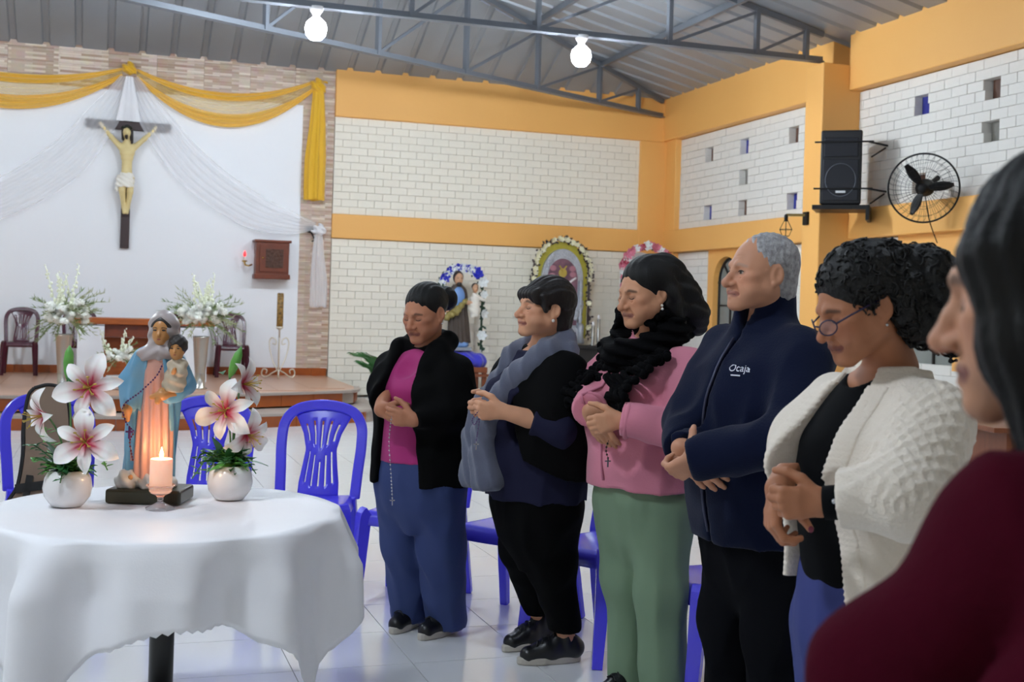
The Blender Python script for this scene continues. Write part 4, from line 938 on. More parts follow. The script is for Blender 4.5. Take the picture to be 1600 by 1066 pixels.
sd('cloak_fold', lambda p: chain(p, [(-.19, -.06, .48), (-.05, -.12, .58), (.1, -.11, .75)], [.05, .055, .03], .03)+.008*np.sin(p[0]*60+p[2]*60), (-.28, -.2, .38), (.2, 0, .83), .01, m_jtan, jo)
sd('head', lambda p: shead(p, (0, -.02, 1.06), 2.0), (-.12, -.2, .85), (.12, .1, 1.2), .008, m_jskin, jo)
sd('hand', lambda p: chain(p, [(.11, -.08, .72), (.2, -.12, .7)], [.035, .03]), (.05, -.2, .6), (.28, 0, .8), .008, m_jskin, jo); sd('hand', lambda p: chain(p, [(-.15, -.08, .62), (-.2, -.1, .58)], [.03, .025]), (-.26, -.2, .5), (-.08, 0, .7), .008, m_jskin, jo)
sd('hair_and_beard', lambda p: np.minimum(ssub(el(p, (0, -.0, 1.085), (.078, .085, .1)), el(p, (0, -.1, 1.06), (.05, .07, .09)), .015), el(p, (0, -.075, .985), (.04, .035, .045))), (-.1, -.15, .92), (.1, .12, 1.2), .008, m_hair_d, jo)
sd('child_tunic', lambda p: smin(stack(p, [(.5, .06, .06, .24, -.1), (.62, .09, .08, .23, -.1), (.78, .07, .06, .24, -.09), (.86, .03, .03, .24, -.09)]), rc(p, (.28, -.1, .8), (.36, -.12, .76), .035, .025), .03)+.006*np.sin(p[2]*70+p[0]*40), (.1, -.22, .47), (.42, 0, .9), .009, mat('painted white tunic', '#e4dccf', .5), jo)
sd('child_skin', lambda p: shead(p, (.24, -.09, .93), 1.35), (.14, -.2, .82), (.34, .0, 1.03), .006, m_jskin, jo)
sd('child_hair', lambda p: ssub(el(p, (.24, -.075, .955), (.05, .055, .055)), el(p, (.24, -.14, .93), (.036, .05, .05)), .01), (.16, -.17, .87), (.32, 0, 1.04), .006, m_hair_d, jo)
MB().box((-.2, -.14, 0), (.2, .14, .05)).build('base', mat('grey statue base', '#8d939c', .5), jo, bev=.01)
sd('rock', lambda p: el(p, (.03, 0, .09), (.17, .12, .07))+.01*np.sin(p[0]*40), (-.18, -.16, .04), (.24, .15, .2), .012, m_jblue, jo)
paint_face(jo, (0, -.02, 1.06), 2.0); paint_face(jo, (.24, -.09, .93), 1.35)
# silver framed retablo (painting kept generic)
rt = thing('framed_retablo', 'arched silver framed dark painting with flower garland on the back wall', 'shrine', (6.70, 17.5, 0))
def arch_plate(t, name, m, w, z0, zs, zt, y0, y1):
    P = [(p.x, p.z) for p in arch_pts(w, z0, zs, zt)]; n = len(P); q = MB(); q.add([(x, y0, z) for x, z in P]+[(x, y1, z) for x, z in P], [tuple(range(n)), tuple(range(2*n-1, n-1, -1))]+[(i, n+i, n+(i+1) % n, (i+1) % n) for i in range(n)]); return q.build(name, m, t)
arch_plate(rt, 'glitter_backing', m_yel, .86, .95, 1.95, 2.44, .0, .03)
m_silv = mat('embossed silver', '#b9bec6', .32, metal=.7, bump=(45, 1, .02), var=(25, .4, '#8d929b'))
arch_plate(rt, 'silver_frame', m_silv, .68, .98, 1.86, 2.32, -.05, .0); 
m_pic = mat('dark mauve painting', '#5a3f4c', .5, var=(7, .9, '#8d6270'))
arch_plate(rt, 'painting', m_pic, .50, 1.15, 1.84, 2.17, -.056, -.05)
m_pale = mat('pale painted figure', '#d8cfd0', .5); m_goldp = mat('gold painted glory', '#b39a45', .5)
q = MB(); q.tube([(0, -.06, 1.25), (0, -.06, 1.75)], [.035, .06], 8).tube(bez([(-.22, -.06, 1.86), (0, -.062, 1.76), (.22, -.06, 1.88)], 6), .018, 6).build('painted_figure', m_pale, rt, True)
MB().ball((0, -.06, 1.95), (.07, .008, .07), 14, 8).tube([(0, -.06, 1.98), (.06, -.06, 2.06)], .012, 6).tube([(0, -.06, 1.98), (-.06, -.06, 2.06)], .012, 6).build('painted_glory', m_goldp, rt, True)
for k, (x, z) in enumerate(((-.16, 2.02), (.16, 2.02), (-.17, 1.9), (.17, 1.93))): MB().ball((x, -.056, z), (.055, .006, .045), 10, 6).build('painted_cloud', mat('rose cloud', '#a6707c', .5) if k == 0 else bpy.data.materials['rose cloud'], rt, True)
for s in (-1, 1):
    q = MB(); q.tube(arc(lambda v: (s*.30, -.07, .98+.86*v), 20), [.034+.006*math.sin(i*2.2) for i in range(21)], 10); q.build('twisted_column', m_silv, rt, True)
    MB().lathe([(.06, .87), (.07, .89), (.05, 1.0), (.06, 1.14), (.035, 1.18)], 14, (s*.3, -.09, 0)).build('column_base', m_silv, rt, True)
    sd('wing', lambda p: el(p, (s*.27, -.08, 1.38), (.06, .02, .17), ry=s*.35)+.004*np.sin(p[2]*110), (-.5, -.14, 1.15), (.5, -.03, 1.6), .009, m_silv, rt)
garland(rt, arch_pts(.92, 1.0, 1.95, 2.47), lambda i, n: 'y' if 8 < i < 37 or i % 4 == 0 else None, .042, m_brleaf, 46, 5, leafn=330, jit=.04, lw=.026)
cs_ = thing('console_table', 'black console table below the silver framed retablo', 'console', (6.70, 17.33, 0)); MB().box((-.5, -.2, 0), (.5, .2, .80)).build('cabinet', mat('black console', '#1d1b1c', .5), cs_, bev=.01); MB().box((-.55, -.24, .80), (.55, .24, .85)).build('top', bpy.data.materials['black console'], cs_, bev=.008)
m_tubeg = mat('dull chrome', '#a9a6a0', .25, metal=.9)
for k, x in enumerate((.42, .51)):
    cn = thing('candlestick', ['chrome candle tube standing on the black console', 'taller chrome candle tube at the console end'][k], 'candlestick', (6.70+x, 17.18, .85)); MB().lathe([(.05, 0), (.05, .01), (.025, .03), (.028, .30+.1*k), (.03, .31+.1*k)], 12).build('tube', m_tubeg, cn, True); MB().lathe([(.018, .3+.1*k), (.018, .36+.1*k), (.003, .37+.1*k)], 10).build('candle', m_wpot, cn, True)
pf = thing('candle_picture', 'small framed violet card at the foot of the retablo', 'frame', (6.80, 17.22, .85)); MB().box((-.08, -.01, 0), (.08, .01, .26)).build('frame', m_silv, pf, bev=.004); MB().box((-.05, -.016, .03), (.05, -.008, .2)).build('card', mat('violet card', '#43285c', .5), pf)
# pink flower arch mostly hidden by the woman in pink
pk = thing('flower_arch', 'arch of pink and white silk flowers behind the woman in pink', 'flower arch', (8.12, 17.45, 0))
garland(pk, arch_pts(.86, 1.0, 2.05, 2.42), lambda i, n: 'pwprwpp'[i % 7], .075, m_gleaf, 38, 6, leafn=60)
pc2 = thing('plinth_table', 'plain wooden plinth under the pink flower arch', 'plinth', (8.05, 17.4, 0)); MB().box((-.42, -.25, 0), (.42, .2, .9)).build('box', m_woodr, pc2, bev=.01); MB().box((-.46, -.29, .9), (.46, .22, .95)).build('top', m_woodr, pc2, bev=.006)
ps = thing('shrine_panel', 'white draped panel inside the pink flower arch', 'shrine', (8.06, 17.58, .95)); arch_plate(ps, 'panel', m_wpot, .66, 0, 1.05, 1.38, 0, .04)
# ---------------------------------------------------------------- right wall: speaker, fan, cage lamp
m_spk = mat('black speaker cabinet', '#14151a', .55, bump=(90, .4, .003)); m_grl = mat('black speaker grille', '#1a1c24', .45, metal=.3, bump=(250, .8, .002)); m_ring = mat('thin silver ring', '#6f737c', .3, metal=.7)
spk = thing('loudspeaker', 'black loudspeaker on a wall bracket at the orange column', 'speaker', (8.18, 12.28, 2.70), math.radians(-38))
poly = [(-.235, -.2), (.235, -.2), (.17, .2), (-.17, .2)]
MB().prism(poly, 0, .86).build('cabinet', m_spk, spk, bev=.02)
MB().box((-.2, -.215, .04), (.2, -.2, .52)).build('woofer_grille', m_grl, spk, bev=.01); MB().box((-.19, -.214, .55), (.19, -.2, .77)).build('horn_grille', m_grl, spk, bev=.01)
MB().tube(arc(lambda v: (.17*math.cos(2*PI*v), -.218, .28+.19*math.sin(2*PI*v)), 40), .004, 6, cap=False).build('woofer_ring', m_ring, spk, True)
MB().box((-.05, -.222, .13), (.06, -.214, .155)).build('badge', mat('white badge', '#d9dbe0', .4), spk)
sh = thing('speaker_shelf', 'black steel shelf bracket carrying the loudspeaker', 'bracket', (8.22, 12.28, 2.64), math.radians(-38))
MB().box((-.34, -.26, .0), (.30, .26, .05)).build('shelf', m_blk, sh); MB().box((.26, -.26, -.12), (.3, .26, 0)).build('lip', m_blk, sh)
for z in (.24, .78):
    MB().tube([(-.33, -.245, z), (.33, -.245, z)], .01, 6).build('strap', m_blk, sh); MB().bar((.28, -.2, z), (.50, .22, z+.0), .02, .02).build('arm', m_blk, sh); MB().bar((.30, -.1, z-.16), (.46, .22, z), .015, .015).build('brace', m_blk, sh)
fn = thing('wall_fan', 'black wire-cage fan mounted on the white brick wall', 'fan', tuple(W(1443, 294, 12.95)))
dfan = Vector((-.62, -.62, -.12)).normalized(); fn.rotation_euler = dfan.to_track_quat('Z', 'Y').to_euler()
R_ = .365
def ring(r, z, w=.006, n=48): return MB().tube(arc(lambda v: (r*math.cos(2*PI*v), r*math.sin(2*PI*v), z), n), w, 6, cap=False)
q = ring(R_, 0, .011); q.build('rim', m_blk, fn, True)
cg = MB()
for k in range(36):
    a = 2*PI*k/36
    for zz in (.09, -.09): cg.tube(bez([(R_*math.cos(a), R_*math.sin(a), 0), (R_*.8*math.cos(a+.06), R_*.8*math.sin(a+.06), zz*.8), (.07*math.cos(a+.25), .07*math.sin(a+.25), zz)], 4), .0018, 4, cap=False)
for r, z in ((.3, .075), (.22, .088), (.14, .09), (.3, -.075), (.2, -.09)): cg.tube(arc(lambda v: (r*math.cos(2*PI*v), r*math.sin(2*PI*v), z), 40), .0022, 4, cap=False)
cg.build('wire_cage', m_blk, fn)
for k in range(3):
    a = 2*PI*k/3+2.2
    def bl_(u, v): r = lerp(.05, .31, u); w = .05*math.sin(PI*(.12+.78*u)); x = (v-.5)*2; return (r*math.cos(a)-x*w*math.sin(a), r*math.sin(a)+x*w*math.cos(a), .02*x)
    MB().grid(bl_, 10, 4).build('blade', m_blk, fn, True, thick=.004)
MB().lathe([(.03, .1), (.06, .07), (.06, -.02), (.095, -.06), (.095, -.2), (.05, -.25)], 18).build('motor', m_blk, fn, True)
MB().tube([(0, 0, -.22), (.1, .1, -.38)], .03, 8).build('wall_arm', m_blk, fn)
MB().tube([Vector(p) for p in bez([(0, -.1, -.15), (.05, -.35, -.1), (.12, -.6, -.2)], 6)], .006, 5).build('cord', m_blk, fn)
lm = thing('cage_lamp', 'black geometric cage lamp on the orange column', 'lamp', (8.15, 12.95, 2.61))
MB().box((-.035, -.05, -.1), (0, .05, .06)).build('wall_plate', m_blk, lm, bev=.004); MB().bar((-.02, .0, .02), (-.22, .12, .02), .03, .03).build('arm', mat('olive brass arm', '#7a6636', .4, metal=.5), lm)
c = Vector((-.22, .12, 0)); MB().lathe([(.022, -.06), (.025, .01), (.012, .03)], 10, c).build('socket', m_blk, lm, True)
q = MB()
for k in range(6):
    a = 2*PI*k/6; d = Vector((math.cos(a), math.sin(a), 0)); a2 = 2*PI*(k+1)/6; d2 = Vector((math.cos(a2), math.sin(a2), 0))
    q.tube([c+d*.02+Vector((0, 0, -.04)), c+d*.085+Vector((0, 0, -.16)), c+d*.045+Vector((0, 0, -.24))], .0035, 5); q.tube([c+d*.085+Vector((0, 0, -.16)), c+d2*.085+Vector((0, 0, -.16))], .0035, 5); q.tube([c+d*.045+Vector((0, 0, -.24)), c+d2*.045+Vector((0, 0, -.24))], .0035, 5)
q.build('cage', m_blk, lm)
# ---------------------------------------------------------------- lectern behind the white cardigan
lt = thing('wooden_table', 'brown wooden side table against the right wall behind the white cardigan', 'table', (0, 0, 0))
e1 = Wz(1506, 661, .78); m_ltw = mat('table wood', '#8a4c2c', .4, var=(5, .4), stretch=(1, 6, 1))
lt.location = (e1.x+.02, e1.y, 0); lt.rotation_euler = (0, 0, -.25)
MB().box((0, -.35, .755), (1.1, .35, .785)).build('top', m_ltw, lt, bev=.005); MB().box((.1, -.3, 0), (.13, .3, .755)).build('side_panel', m_ltw, lt); MB().box((.97, -.3, 0), (1.0, .3, .755)).build('side_panel', m_ltw, lt); MB().box((.13, .25, .1), (.97, .28, .755)).build('back_panel', m_ltw, lt)
# ---------------------------------------------------------------- guitar bag and patterned bag
m_gbag = mat('brown nylon guitar bag', '#8a7260', .6, bump=(200, .3, .001), var=(6, .3)); m_blkf = mat('black webbing', '#0f0e10', .6)
gb = thing('guitar_bag', 'brown padded guitar bag with black piping leaning on a blue chair', 'bag', (-.21, 5.86, .20), face_to(-.21, 5.86, .1, 2.0)); gb.rotation_euler.x = -.24
out = [(-.06, .62), (-.085, .58), (-.1, .45), (-.1, .32), (-.12, .18), (-.16, .1), (-.185, .0), (-.18, -.1), (-.0, -.14), (.18, -.1), (.185, 0), (.16, .1), (.12, .18), (.1, .32), (.1, .45), (.085, .58), (.06, .62), (0, .635)]
P = [(p.x, p.z) for p in bez([(a, 0, b) for a, b in out+[out[0]]], 5)][:-1]; P = [(x, z+.14) for x, z in P]
n = len(P); MB().add([(x, -.05, z) for x, z in P]+[(x, .05, z) for x, z in P], [tuple(range(n-1, -1, -1)), tuple(range(n, 2*n))]+[(i, (i+1) % n, n+(i+1) % n, n+i) for i in range(n)]).build('bag_body', m_gbag, gb, bev=.012)
for y in (-.05, .05): MB().tube([(x, y, z) for x, z in P+[P[0]]], .008, 6).build('piping', m_blkf, gb)
for x0, x1 in ((-.12, -.07), (.06, .03)): MB().bar((x0, -.058, .02), (x1, -.058, .36), .03, .006, up=(0, -1, 0)).build('strap', m_blkf, gb)
MB().bar((-.13, -.058, .3), (.13, -.058, .33), .04, .006, up=(0, -1, 0)).bar((-.16, -.058, .08), (.16, -.058, .1), .035, .006, up=(0, -1, 0)).build('cross_strap', m_blkf, gb)
m_wov = mat('grey woven pattern', '#5d5f6b', .7, var=(22, 1, '#1d1d24'), bump=(60, .6, .004))
wb2 = thing('patterned_bag', 'grey woven patterned bag on the chair at the left edge', 'bag', (-.66, 5.86, .45), .5)
sd('bag_body', lambda p: el(p, (0, 0, .12), (.25, .17, .15))+.012*np.sin(p[0]*22+p[2]*12), (-.3, -.22, .0), (.3, .22, .32), .012, m_wov, wb2)
MB().tube(bez([(-.2, -.1, .2), (-.1, -.16, .27), (.1, -.16, .27), (.22, -.08, .22)], 6), 1, 4, sq=(.04, .012)).build('handle', mat('grey webbing handle', '#6b6b68', .7), wb2)
# ---------------------------------------------------------------- people kit (local frame: front -Y, own left +X)
V3 = lambda *a: np.array(a, float)
def headframe(c, yaw=0, pitch=0, roll=0, s=1.0):
    R = np.array(Matrix.Rotation(yaw, 3, 'Z') @ Matrix.Rotation(pitch, 3, 'X') @ Matrix.Rotation(roll, 3, 'Y')); return dict(c=np.array(c, float), R=R, s=s)
def tohead(p, hf):
    R, c, s = hf['R'], hf['c'], hf['s']; x, y, z = p[0]-c[0], p[1]-c[1], p[2]-c[2]
    return [(R[0, i]*x+R[1, i]*y+R[2, i]*z)/s for i in range(3)]
def fromhead(q, hf): return hf['c']+hf['R'] @ (np.array(q, float)*hf['s'])
LIP_U = [(-.025, -.0855, -.0645), (-.010, -.0920, -.0605), (0, -.0925, -.0618), (.010, -.0920, -.0605), (.025, -.0855, -.0645)]
LIP_L = [(-.023, -.0855, -.0665), (0, -.0905, -.0718), (.023, -.0855, -.0665)]
def face(q, o):
    """head in its own frame; o: options"""
    fat, ns, age, mo = o.get('fat', 0), o.get('nose', 1), o.get('age', .5), o.get('mouth', .0022)
    ax = [np.abs(q[0]), q[1], q[2]]                     # mirrored copy for paired features
    d = el(q, (0, .018, .032), (.073, .092, .083))
    d = smin(d, el(q, (0, -.028, -.018), (.061, .064, .082)), .03)
    d = smin(d, rc(ax, (.047, -.002, -.048), (.016, -.070, -.093), .022+fat*.006, .018), .025)
    d = smin(d, el(q, (0, -.078, -.094), (.021, .018, .015)), .015)
    d = smin(d, el(ax, (.043, -.058, -.016), (.024, .022, .018)), .02)
    d = smin(d, el(ax, (.038, -.052, -.052), (.024+fat*.01, .024+fat*.008, .026)), .02)
    d = smin(d, el(q, (0, -.068, -.062), (.034, .024, .028)), .02)
    d = smin(d, chain(ax, [(0, -.078, .014), (.018, -.080, .018), (.046, -.063, .012)], [.008, .011, .008], .006), .012)
    d = ssub(d, el(ax, (.031, -.096, -.002), (.019, .018, .013)), .012)
    d = smin(d, el(ax, (.031, -.0685, -.003), (.0165, .0145, .0125)), .004)
    if o.get('open'): d = ssub(d, rc(ax, (.022, -.086, -.003), (.040, -.081, -.003), .0042), .002)
    else: d = ssub(d, chain(ax, [(.0185, -.0855, -.006), (.031, -.0865, -.0105), (.044, -.080, -.006)], [.001, .0014, .001], 0), .002)
    d = smin(d, chain(q, [(0, -.078, .012), (0, -.094, -.012), (0, -.107, -.033)], [.0085, .0088, .0125*ns], .008), .008)
    d = smin(d, el(ax, (.0135*ns, -.094, -.036), (.0095*ns, .0115, .0085)), .006)
    d = ssub(d, el(ax, (.0068*ns, -.103, -.0455), (.0042, .006, .004)), .003)
    d = smin(d, chain(q, LIP_U, [.003, .0055, .005, .0055, .003], .004), .005)
    d = smin(d, chain(q, LIP_L, [.003, .0078, .003], .004), .005)
    d = ssub(d, chain(ax, [(0, -.0995, -.0665), (.012, -.0980, -.0662), (.026, -.0905, -.0655)], [mo, mo, mo*.45], 0), .003)
    d = ssub(d, rc(ax, (.0175, -.093, -.038), (.031, -.083, -.064), .0022*age*2), .006)
    if age > .6:
        d = ssub(d, chain(ax, [(.018, -.086, -.016), (.032, -.084, -.021), (.044, -.075, -.015)], [.001, .0016, .001], 0), .004)
        for z in (.045, .056): d = ssub(d, chain(ax, [(0, -.082, z), (.035, -.072, z+.002)], [.0008, .0004], 0), .004)
    d = smin(d, el(ax, (.0735, .013, -.006), (.0085, .019, .030), rz=-.35), .005)
    d = smin(d, el(ax, (.072, .006, -.033), (.007, .009, .010)), .004)
    d = ssub(d, el(ax, (.083, .011, -.002), (.0075, .011, .020), rz=-.35), .004)
    return d
def ik(S_, W_, L1, L2, pole):
    S_, W_, pole = Vector(S_), Vector(W_), Vector(pole); D = W_-S_; d = min(D.length, (L1+L2)*.995); u = D.normalized()
    a = (L1*L1-L2*L2+d*d)/(2*d); h = math.sqrt(max(0, L1*L1-a*a)); pn = (pole-u*pole.dot(u)).normalized(); return S_+u*a+pn*h
def hand(wr, f, n, side, curl=(.5, .5, .5, .5, .5), s=1.0, tdir=None, spread=.0):
    """finger chains of one hand; f along fingers, n out of the palm, thumb on the side given by n x f * side"""
    f = Vector(f).normalized(); n = Vector(n); n = (n-f*n.dot(f)).normalized(); t = f.cross(n)*side; wr = Vector(wr); out = []
    lat = [.0265, .009, -.0085, -.0245]; kn = [.083, .087, .083, .075]; ln = [.070, .078, .072, .056]; rr_ = [.0088, .009, .0086, .0076]
    for i in range(4):
        k = wr+(f*kn[i]+t*lat[i])*s; base = wr+(f*.012+t*lat[i]*.55)*s
        out.append(([base, base.lerp(k, .6)-n*.001, k], [.0145*s, .0135*s, .0105*s], 'palm'))
        a = 0; p = k; pts = [k]; c = curl[i+1]; fd = (f+t*lat[i]*spread*12).normalized()
        for j, (fr, ca) in enumerate(((.46, .95), (.30, 1.1), (.24, .7))):
            a += c*ca; p = p+(fd*math.cos(a)+n*math.sin(a))*ln[i]*fr*s; pts.append(p)
        out.append((pts, [rr_[i]*s*1.08, rr_[i]*s, rr_[i]*.92*s, rr_[i]*.74*s], 'finger'))
    b = wr+(f*.018+t*.018+n*.004)*s; d = Vector(tdir).normalized() if tdir else (f*.62+t*.72+n*.25).normalized(); c = curl[0]; k1 = b+d*.042*s
    d2 = (d+n*.35*c+f*.45*c-t*.35*c).normalized(); k2 = k1+d2*.033*s; d3 = (d2+f*.25*c-t*.45*c+n*.2*c).normalized(); k3 = k2+d3*.026*s
    out.append(([b, k1, k2, k3], [.0165*s, .0125*s, .0102*s, .0078*s], 'thumb'))
    return out
def handsdf(p, parts, fore=None):
    palm = None; rest = []
    for pts, rs, kind in parts:
        c = chain(p, pts, rs, .004)
        if kind == 'palm': palm = c if palm is None else smin(palm, c, .010)
        else: rest.append((c, kind))
    d = palm
    for c, kind in rest: d = smin(d, c, .010 if kind == 'thumb' else .004)
    if fore is not None: d = smin(d, fore, .015)
    return d
def shift(p, c): return [p[0]-c[0], p[1]-c[1], p[2]-c[2]]
def merged(blocks):
    Vs, Fs, o = [], [], 0
    for fn, lo, hi, h in blocks:
        v, f = surf(fn, lo, hi, h); Vs.append(v); Fs.append(f+o); o += len(v)
    return np.concatenate(Vs), np.concatenate(Fs)
m_skin = mat('skin', '#8a5a40', .55, vcol=True, spec=.4, bump=(260, .35, .001))
m_lash = mat('lash line', '#140d0b', .6); m_eyew = mat('eye', '#2a1c16', .15, vcol=True)
def polychain_dist(q, pts):
    d = None
    for a, b in zip(pts, pts[1:]): c = rc(q, a, b, 0, 0); d = c if d is None else np.minimum(d, c)
    return d
def skincol(V, hf, tone, lip, brow, o):
    t = np.array(lin(tone)); C_ = np.tile(t, (len(V), 1)); q = tohead([V[:, i] for i in range(3)], hf); ax = [np.abs(q[0]), q[1], q[2]]
    nz = wav([V[:, i] for i in range(3)], 60, 1)[:, None]*.10+wav([V[:, i] for i in range(3)], 190, 2)[:, None]*.05; C_[:, :3] *= 1+nz
    inh = (np.abs(q[0]) < .09) & (np.abs(q[1]) < .13) & (np.abs(q[2]) < .14)
    def mixc(w, col, k=1): 
        w = np.clip(w, 0, 1)*k*inh; c = np.array(lin(col)); C_[:] = C_*(1-w[:, None])+c*w[:, None]
    red = np.exp(-((ax[0]-.04)**2+(q[1]+.065)**2+(q[2]+.025)**2)/.0007)+np.exp(-(q[0]**2+(q[1]+.105)**2+(q[2]+.033)**2)/.0003); C_[:, 1:3] *= 1-.14*np.clip(red*inh, 0, 1)[:, None]
    mixc((.0085-np.minimum(polychain_dist(q, LIP_U), polychain_dist(q, LIP_L)))/.003, lip, .9)
    mixc((.0060-polychain_dist(ax, [(.014, -.088, .0165), (.030, -.0865, .0205), (.048, -.070, .013)]))/.003, brow, o.get('browk', .75))
    mixc((.0095-polychain_dist(ax, [(.0185, -.084, -.004), (.031, -.086, -.003), (.044, -.079, -.004)]))/.006, '#5f3c30', .4)
    mixc((.0022-polychain_dist(ax, [(0, -.0985, -.0665), (.012, -.0965, -.0662), (.025, -.089, -.0655)]))/.002, '#3a1a18', .8)
    return C_
def fronty(fn, x, z, y0=-.45, y1=.1):
    ys = np.linspace(y0, y1, 400).astype(f32); p = [np.full_like(ys, x), ys, np.full_like(ys, z)]; d = fn(p); i = np.argmax(d < 0); return float(ys[i])
class Person:
    def __init__(s, label, x, y, rz):
        s.t = thing('person', label, 'person', (x, y, 0), rz, 'people praying around the table'); s.Mi = (Matrix.Translation((x, y, 0)) @ Matrix.Rotation(rz, 4, 'Z')).inverted()
    def L(s, px, py, f): return tuple(s.Mi @ W(px, py, f))       # pixel ray point -> local
    def D(s, v): return tuple(s.Mi.to_3x3() @ Vector(v))         # world direction -> local
    def body(s, hf, o, neck, hands, tone, lip, brow, core, extra=(), skull_r=.2):
        """one continuous skin mesh: head+neck, hands (with forearms), hidden core"""
        hc = hf['c']; nb, nr = neck
        hb = fromhead((0, .022, -.055), hf)
        def fh(p): 
            d = face(tohead(p, hf), o)*hf['s']; d = smin(d, rc(p, hb, nb, nr, nr*1.12), .02); return smin(d, el(p, (0, nb[1]-.035, nb[2]-.045), (.105, .058, .05)), .03)
        lo = np.minimum(hc-.15*hf['s'], np.array(nb)-.115); hi = np.maximum(hc+.15*hf['s'], np.array(nb)+.115)
        bl_ = [(fh, lo, hi, .0029*hf['s'])]
        for parts, fore, fb in hands:
            P = np.array([list(q) for pts, _, _ in parts for q in pts]+[list(q) for q in fb]); l2, h2 = P.min(0)-.045, P.max(0)+.045
            bl_.append((lambda p, parts=parts, fore=fore: handsdf(p, parts, None if fore is None else chain(p, *fore, .01)), l2, h2, .0028 if len(fb) < 2 else .0034))
        bl_ += list(extra)
        l3, h3 = core[1], core[2]; bl_.append((core[0], l3, h3, .022))
        Vv, Ff = merged(bl_); ob = bpy.data.objects.new('body', npmesh('body', Vv, Ff, skincol(Vv, hf, tone, lip, brow, o))); COL.objects.link(ob); put(ob, m_skin, s.t)
        s.hf = hf; s.bodyo = ob
        for e in (-1, 1):
            pts = [(.0185, -.0865, -.0055), (.025, -.0880, -.0085), (.031, -.0875, -.0095), (.038, -.0850, -.0085), (.0445, -.0795, -.005)]
            if o.get('open'):
                pts = [(.0185, -.0835, -.002), (.025, -.0865, .0018), (.031, -.0870, .0026), (.038, -.0845, .0016), (.0445, -.079, -.002)]
                q = MB().ball((0, 0, 0), .0122, 16, 12); me = q.mesh('eye', True); col = []
                for v in q.v: a = math.hypot(v[0]-e*.0, v[2]); fr = v[1] < 0; col.append(lin('#0c0807') if fr and a < .0028 else (lin('#2c1a12') if fr and a < .0060 else lin('#b9aaa0')))
                ca = me.color_attributes.new('Col', 'FLOAT_COLOR', 'POINT'); ca.data.foreach_set('color', np.array(col, f32).ravel()); eo = bpy.data.objects.new('eye', me); COL.objects.link(eo); put(eo, m_eyew, s.t)
                eo.matrix_local = Matrix.Translation(fromhead((e*.031, -.0705, -.003), hf)) @ Matrix(hf['R'].tolist()).to_4x4() @ Matrix.Scale(hf['s'], 4) @ Matrix.Rotation(o.get('gaze', 0), 4, 'Z')
            ln_ = []
            for a, b, c in bez(pts, 3): ln_.append(fromhead((e*a, fronty(lambda q: face(q, o), e*a, c, -.10, -.06)-.0002, c), hf))
            MB().tube(ln_, [.0005]+[.0015]*11+[.0005], 5).build('eyelash', m_lash, s.t, True)
        return ob
    def hair(s, fn, m, lo=-.2, hi=.2, h=.0042, name='hair', zlo=None):
        hf = s.hf; c = hf['c']; l_ = c+np.array([lo, lo, lo if zlo is None else zlo]); h_ = c+np.array([hi, hi, .17])
        return sd(name, lambda p: fn(tohead(p, hf), p)*hf['s'], l_, h_, h, m, s.t)
    def part(s, name, fn, lo, hi, h, m): return sd(name, fn, lo, hi, h, m, s.t)
def arms(p, R_, rs, k=.03):
    """sleeves from joint lists [(S,E,W), ...] with radii"""
    d = None
    for S_, E_, W_ in R_: c = chain(p, [S_, E_, W_], rs, k); d = c if d is None else np.minimum(d, c)
    return d
def trousers(p, hip, rows, legs, k=.05, fold=.006, seed=0):
    d = stack(p, hip, 2.2); lg_ = None
    for pts, rs in legs: c = chain(p, pts, rs, .05); lg_ = c if lg_ is None else smin(lg_, c, .008)
    d = smin(d, lg_, np.clip((p[2]-hip[0][0]+.02)*.4, .010, k))
    return d-fold*1.3*crease(p, 34, seed, (1, 1, .22))*np.clip((hip[-1][0]-p[2])*5, 0, 1)+.004*wav(p, 60, seed+1, st=(.4, .4, 1))*np.clip((.5-p[2])*3, 0, 1)
def shoe(t, c, yaw, L, m, ms, name='shoe'):
    """sneaker: carrier tongue > upper, sole, laces; c heel-centre on the floor"""
    o = thing_child(name, t, c, yaw)
    def up_(p):
        d = chain(p, [(0, -.005, .05), (0, -L*.42, .044), (0, -L*.76, .034)], [.037, .041, .036], .02); d = smin(d, rc(p, (0, .002, .06), (0, -.03, .105), .033, .036), .03); d = smin(d, rc(p, (0, -.055, .09), (0, -L*.52, .06), .032, .032), .025)
        d = ssub(d, rc(p, (0, -.014, .105), (0, -.01, .2), .026, .036), .006); return np.maximum(d, .018-p[2])-.0012*np.cos(p[1]*150)*np.clip((p[2]-.05)*30, 0, 1)
    sd('upper', up_, (-.075, -L-.01, .005), (.075, .07, .16), .0046, m, o)
    P = [(.036*math.sin(a)*(1.22 if math.cos(a) < 0 else 1.05), -L*.42+(L*.54)*math.cos(a)) for a in [2*PI*i/28 for i in range(28)]]
    MB().prism(P, .0, .03).build('sole', ms, o, bev=.007)
    for k in range(4): y_ = -.085-.022*k; z_ = .117-.010*k; MB().tube(bez([(-.026, y_, z_-.012), (0, y_, z_+.001), (.026, y_-.012, z_-.013)], 4), .003, 5).build('lace', m_blkf, o)
    return o
def thing_child(name, t, c, yaw):
    """a part that groups sub-parts: small tongue mesh as carrier"""
    o = MB().box((-.02, -.10, .088), (.02, -.06, .096)).build(name, m_blkf, t, bev=.003); o.location = c; o.rotation_euler = (0, 0, yaw); return o
def facing(pos, a):
    """rotation so that the person turns a degrees to image-left from facing the camera"""
    pos = Vector((pos[0], pos[1], 0)); tc = -pos.normalized(); lf = Vector((tc.y, -tc.x, 0)); lf = lf if lf.dot(RT) < 0 else -lf
    d = tc*math.cos(math.radians(a))+lf*math.sin(math.radians(a)); return math.atan2(d.x, -d.y)
def fpos(px, f): p = W(px, 482.3+(px-800)*RO, f); return (p.x, p.y)
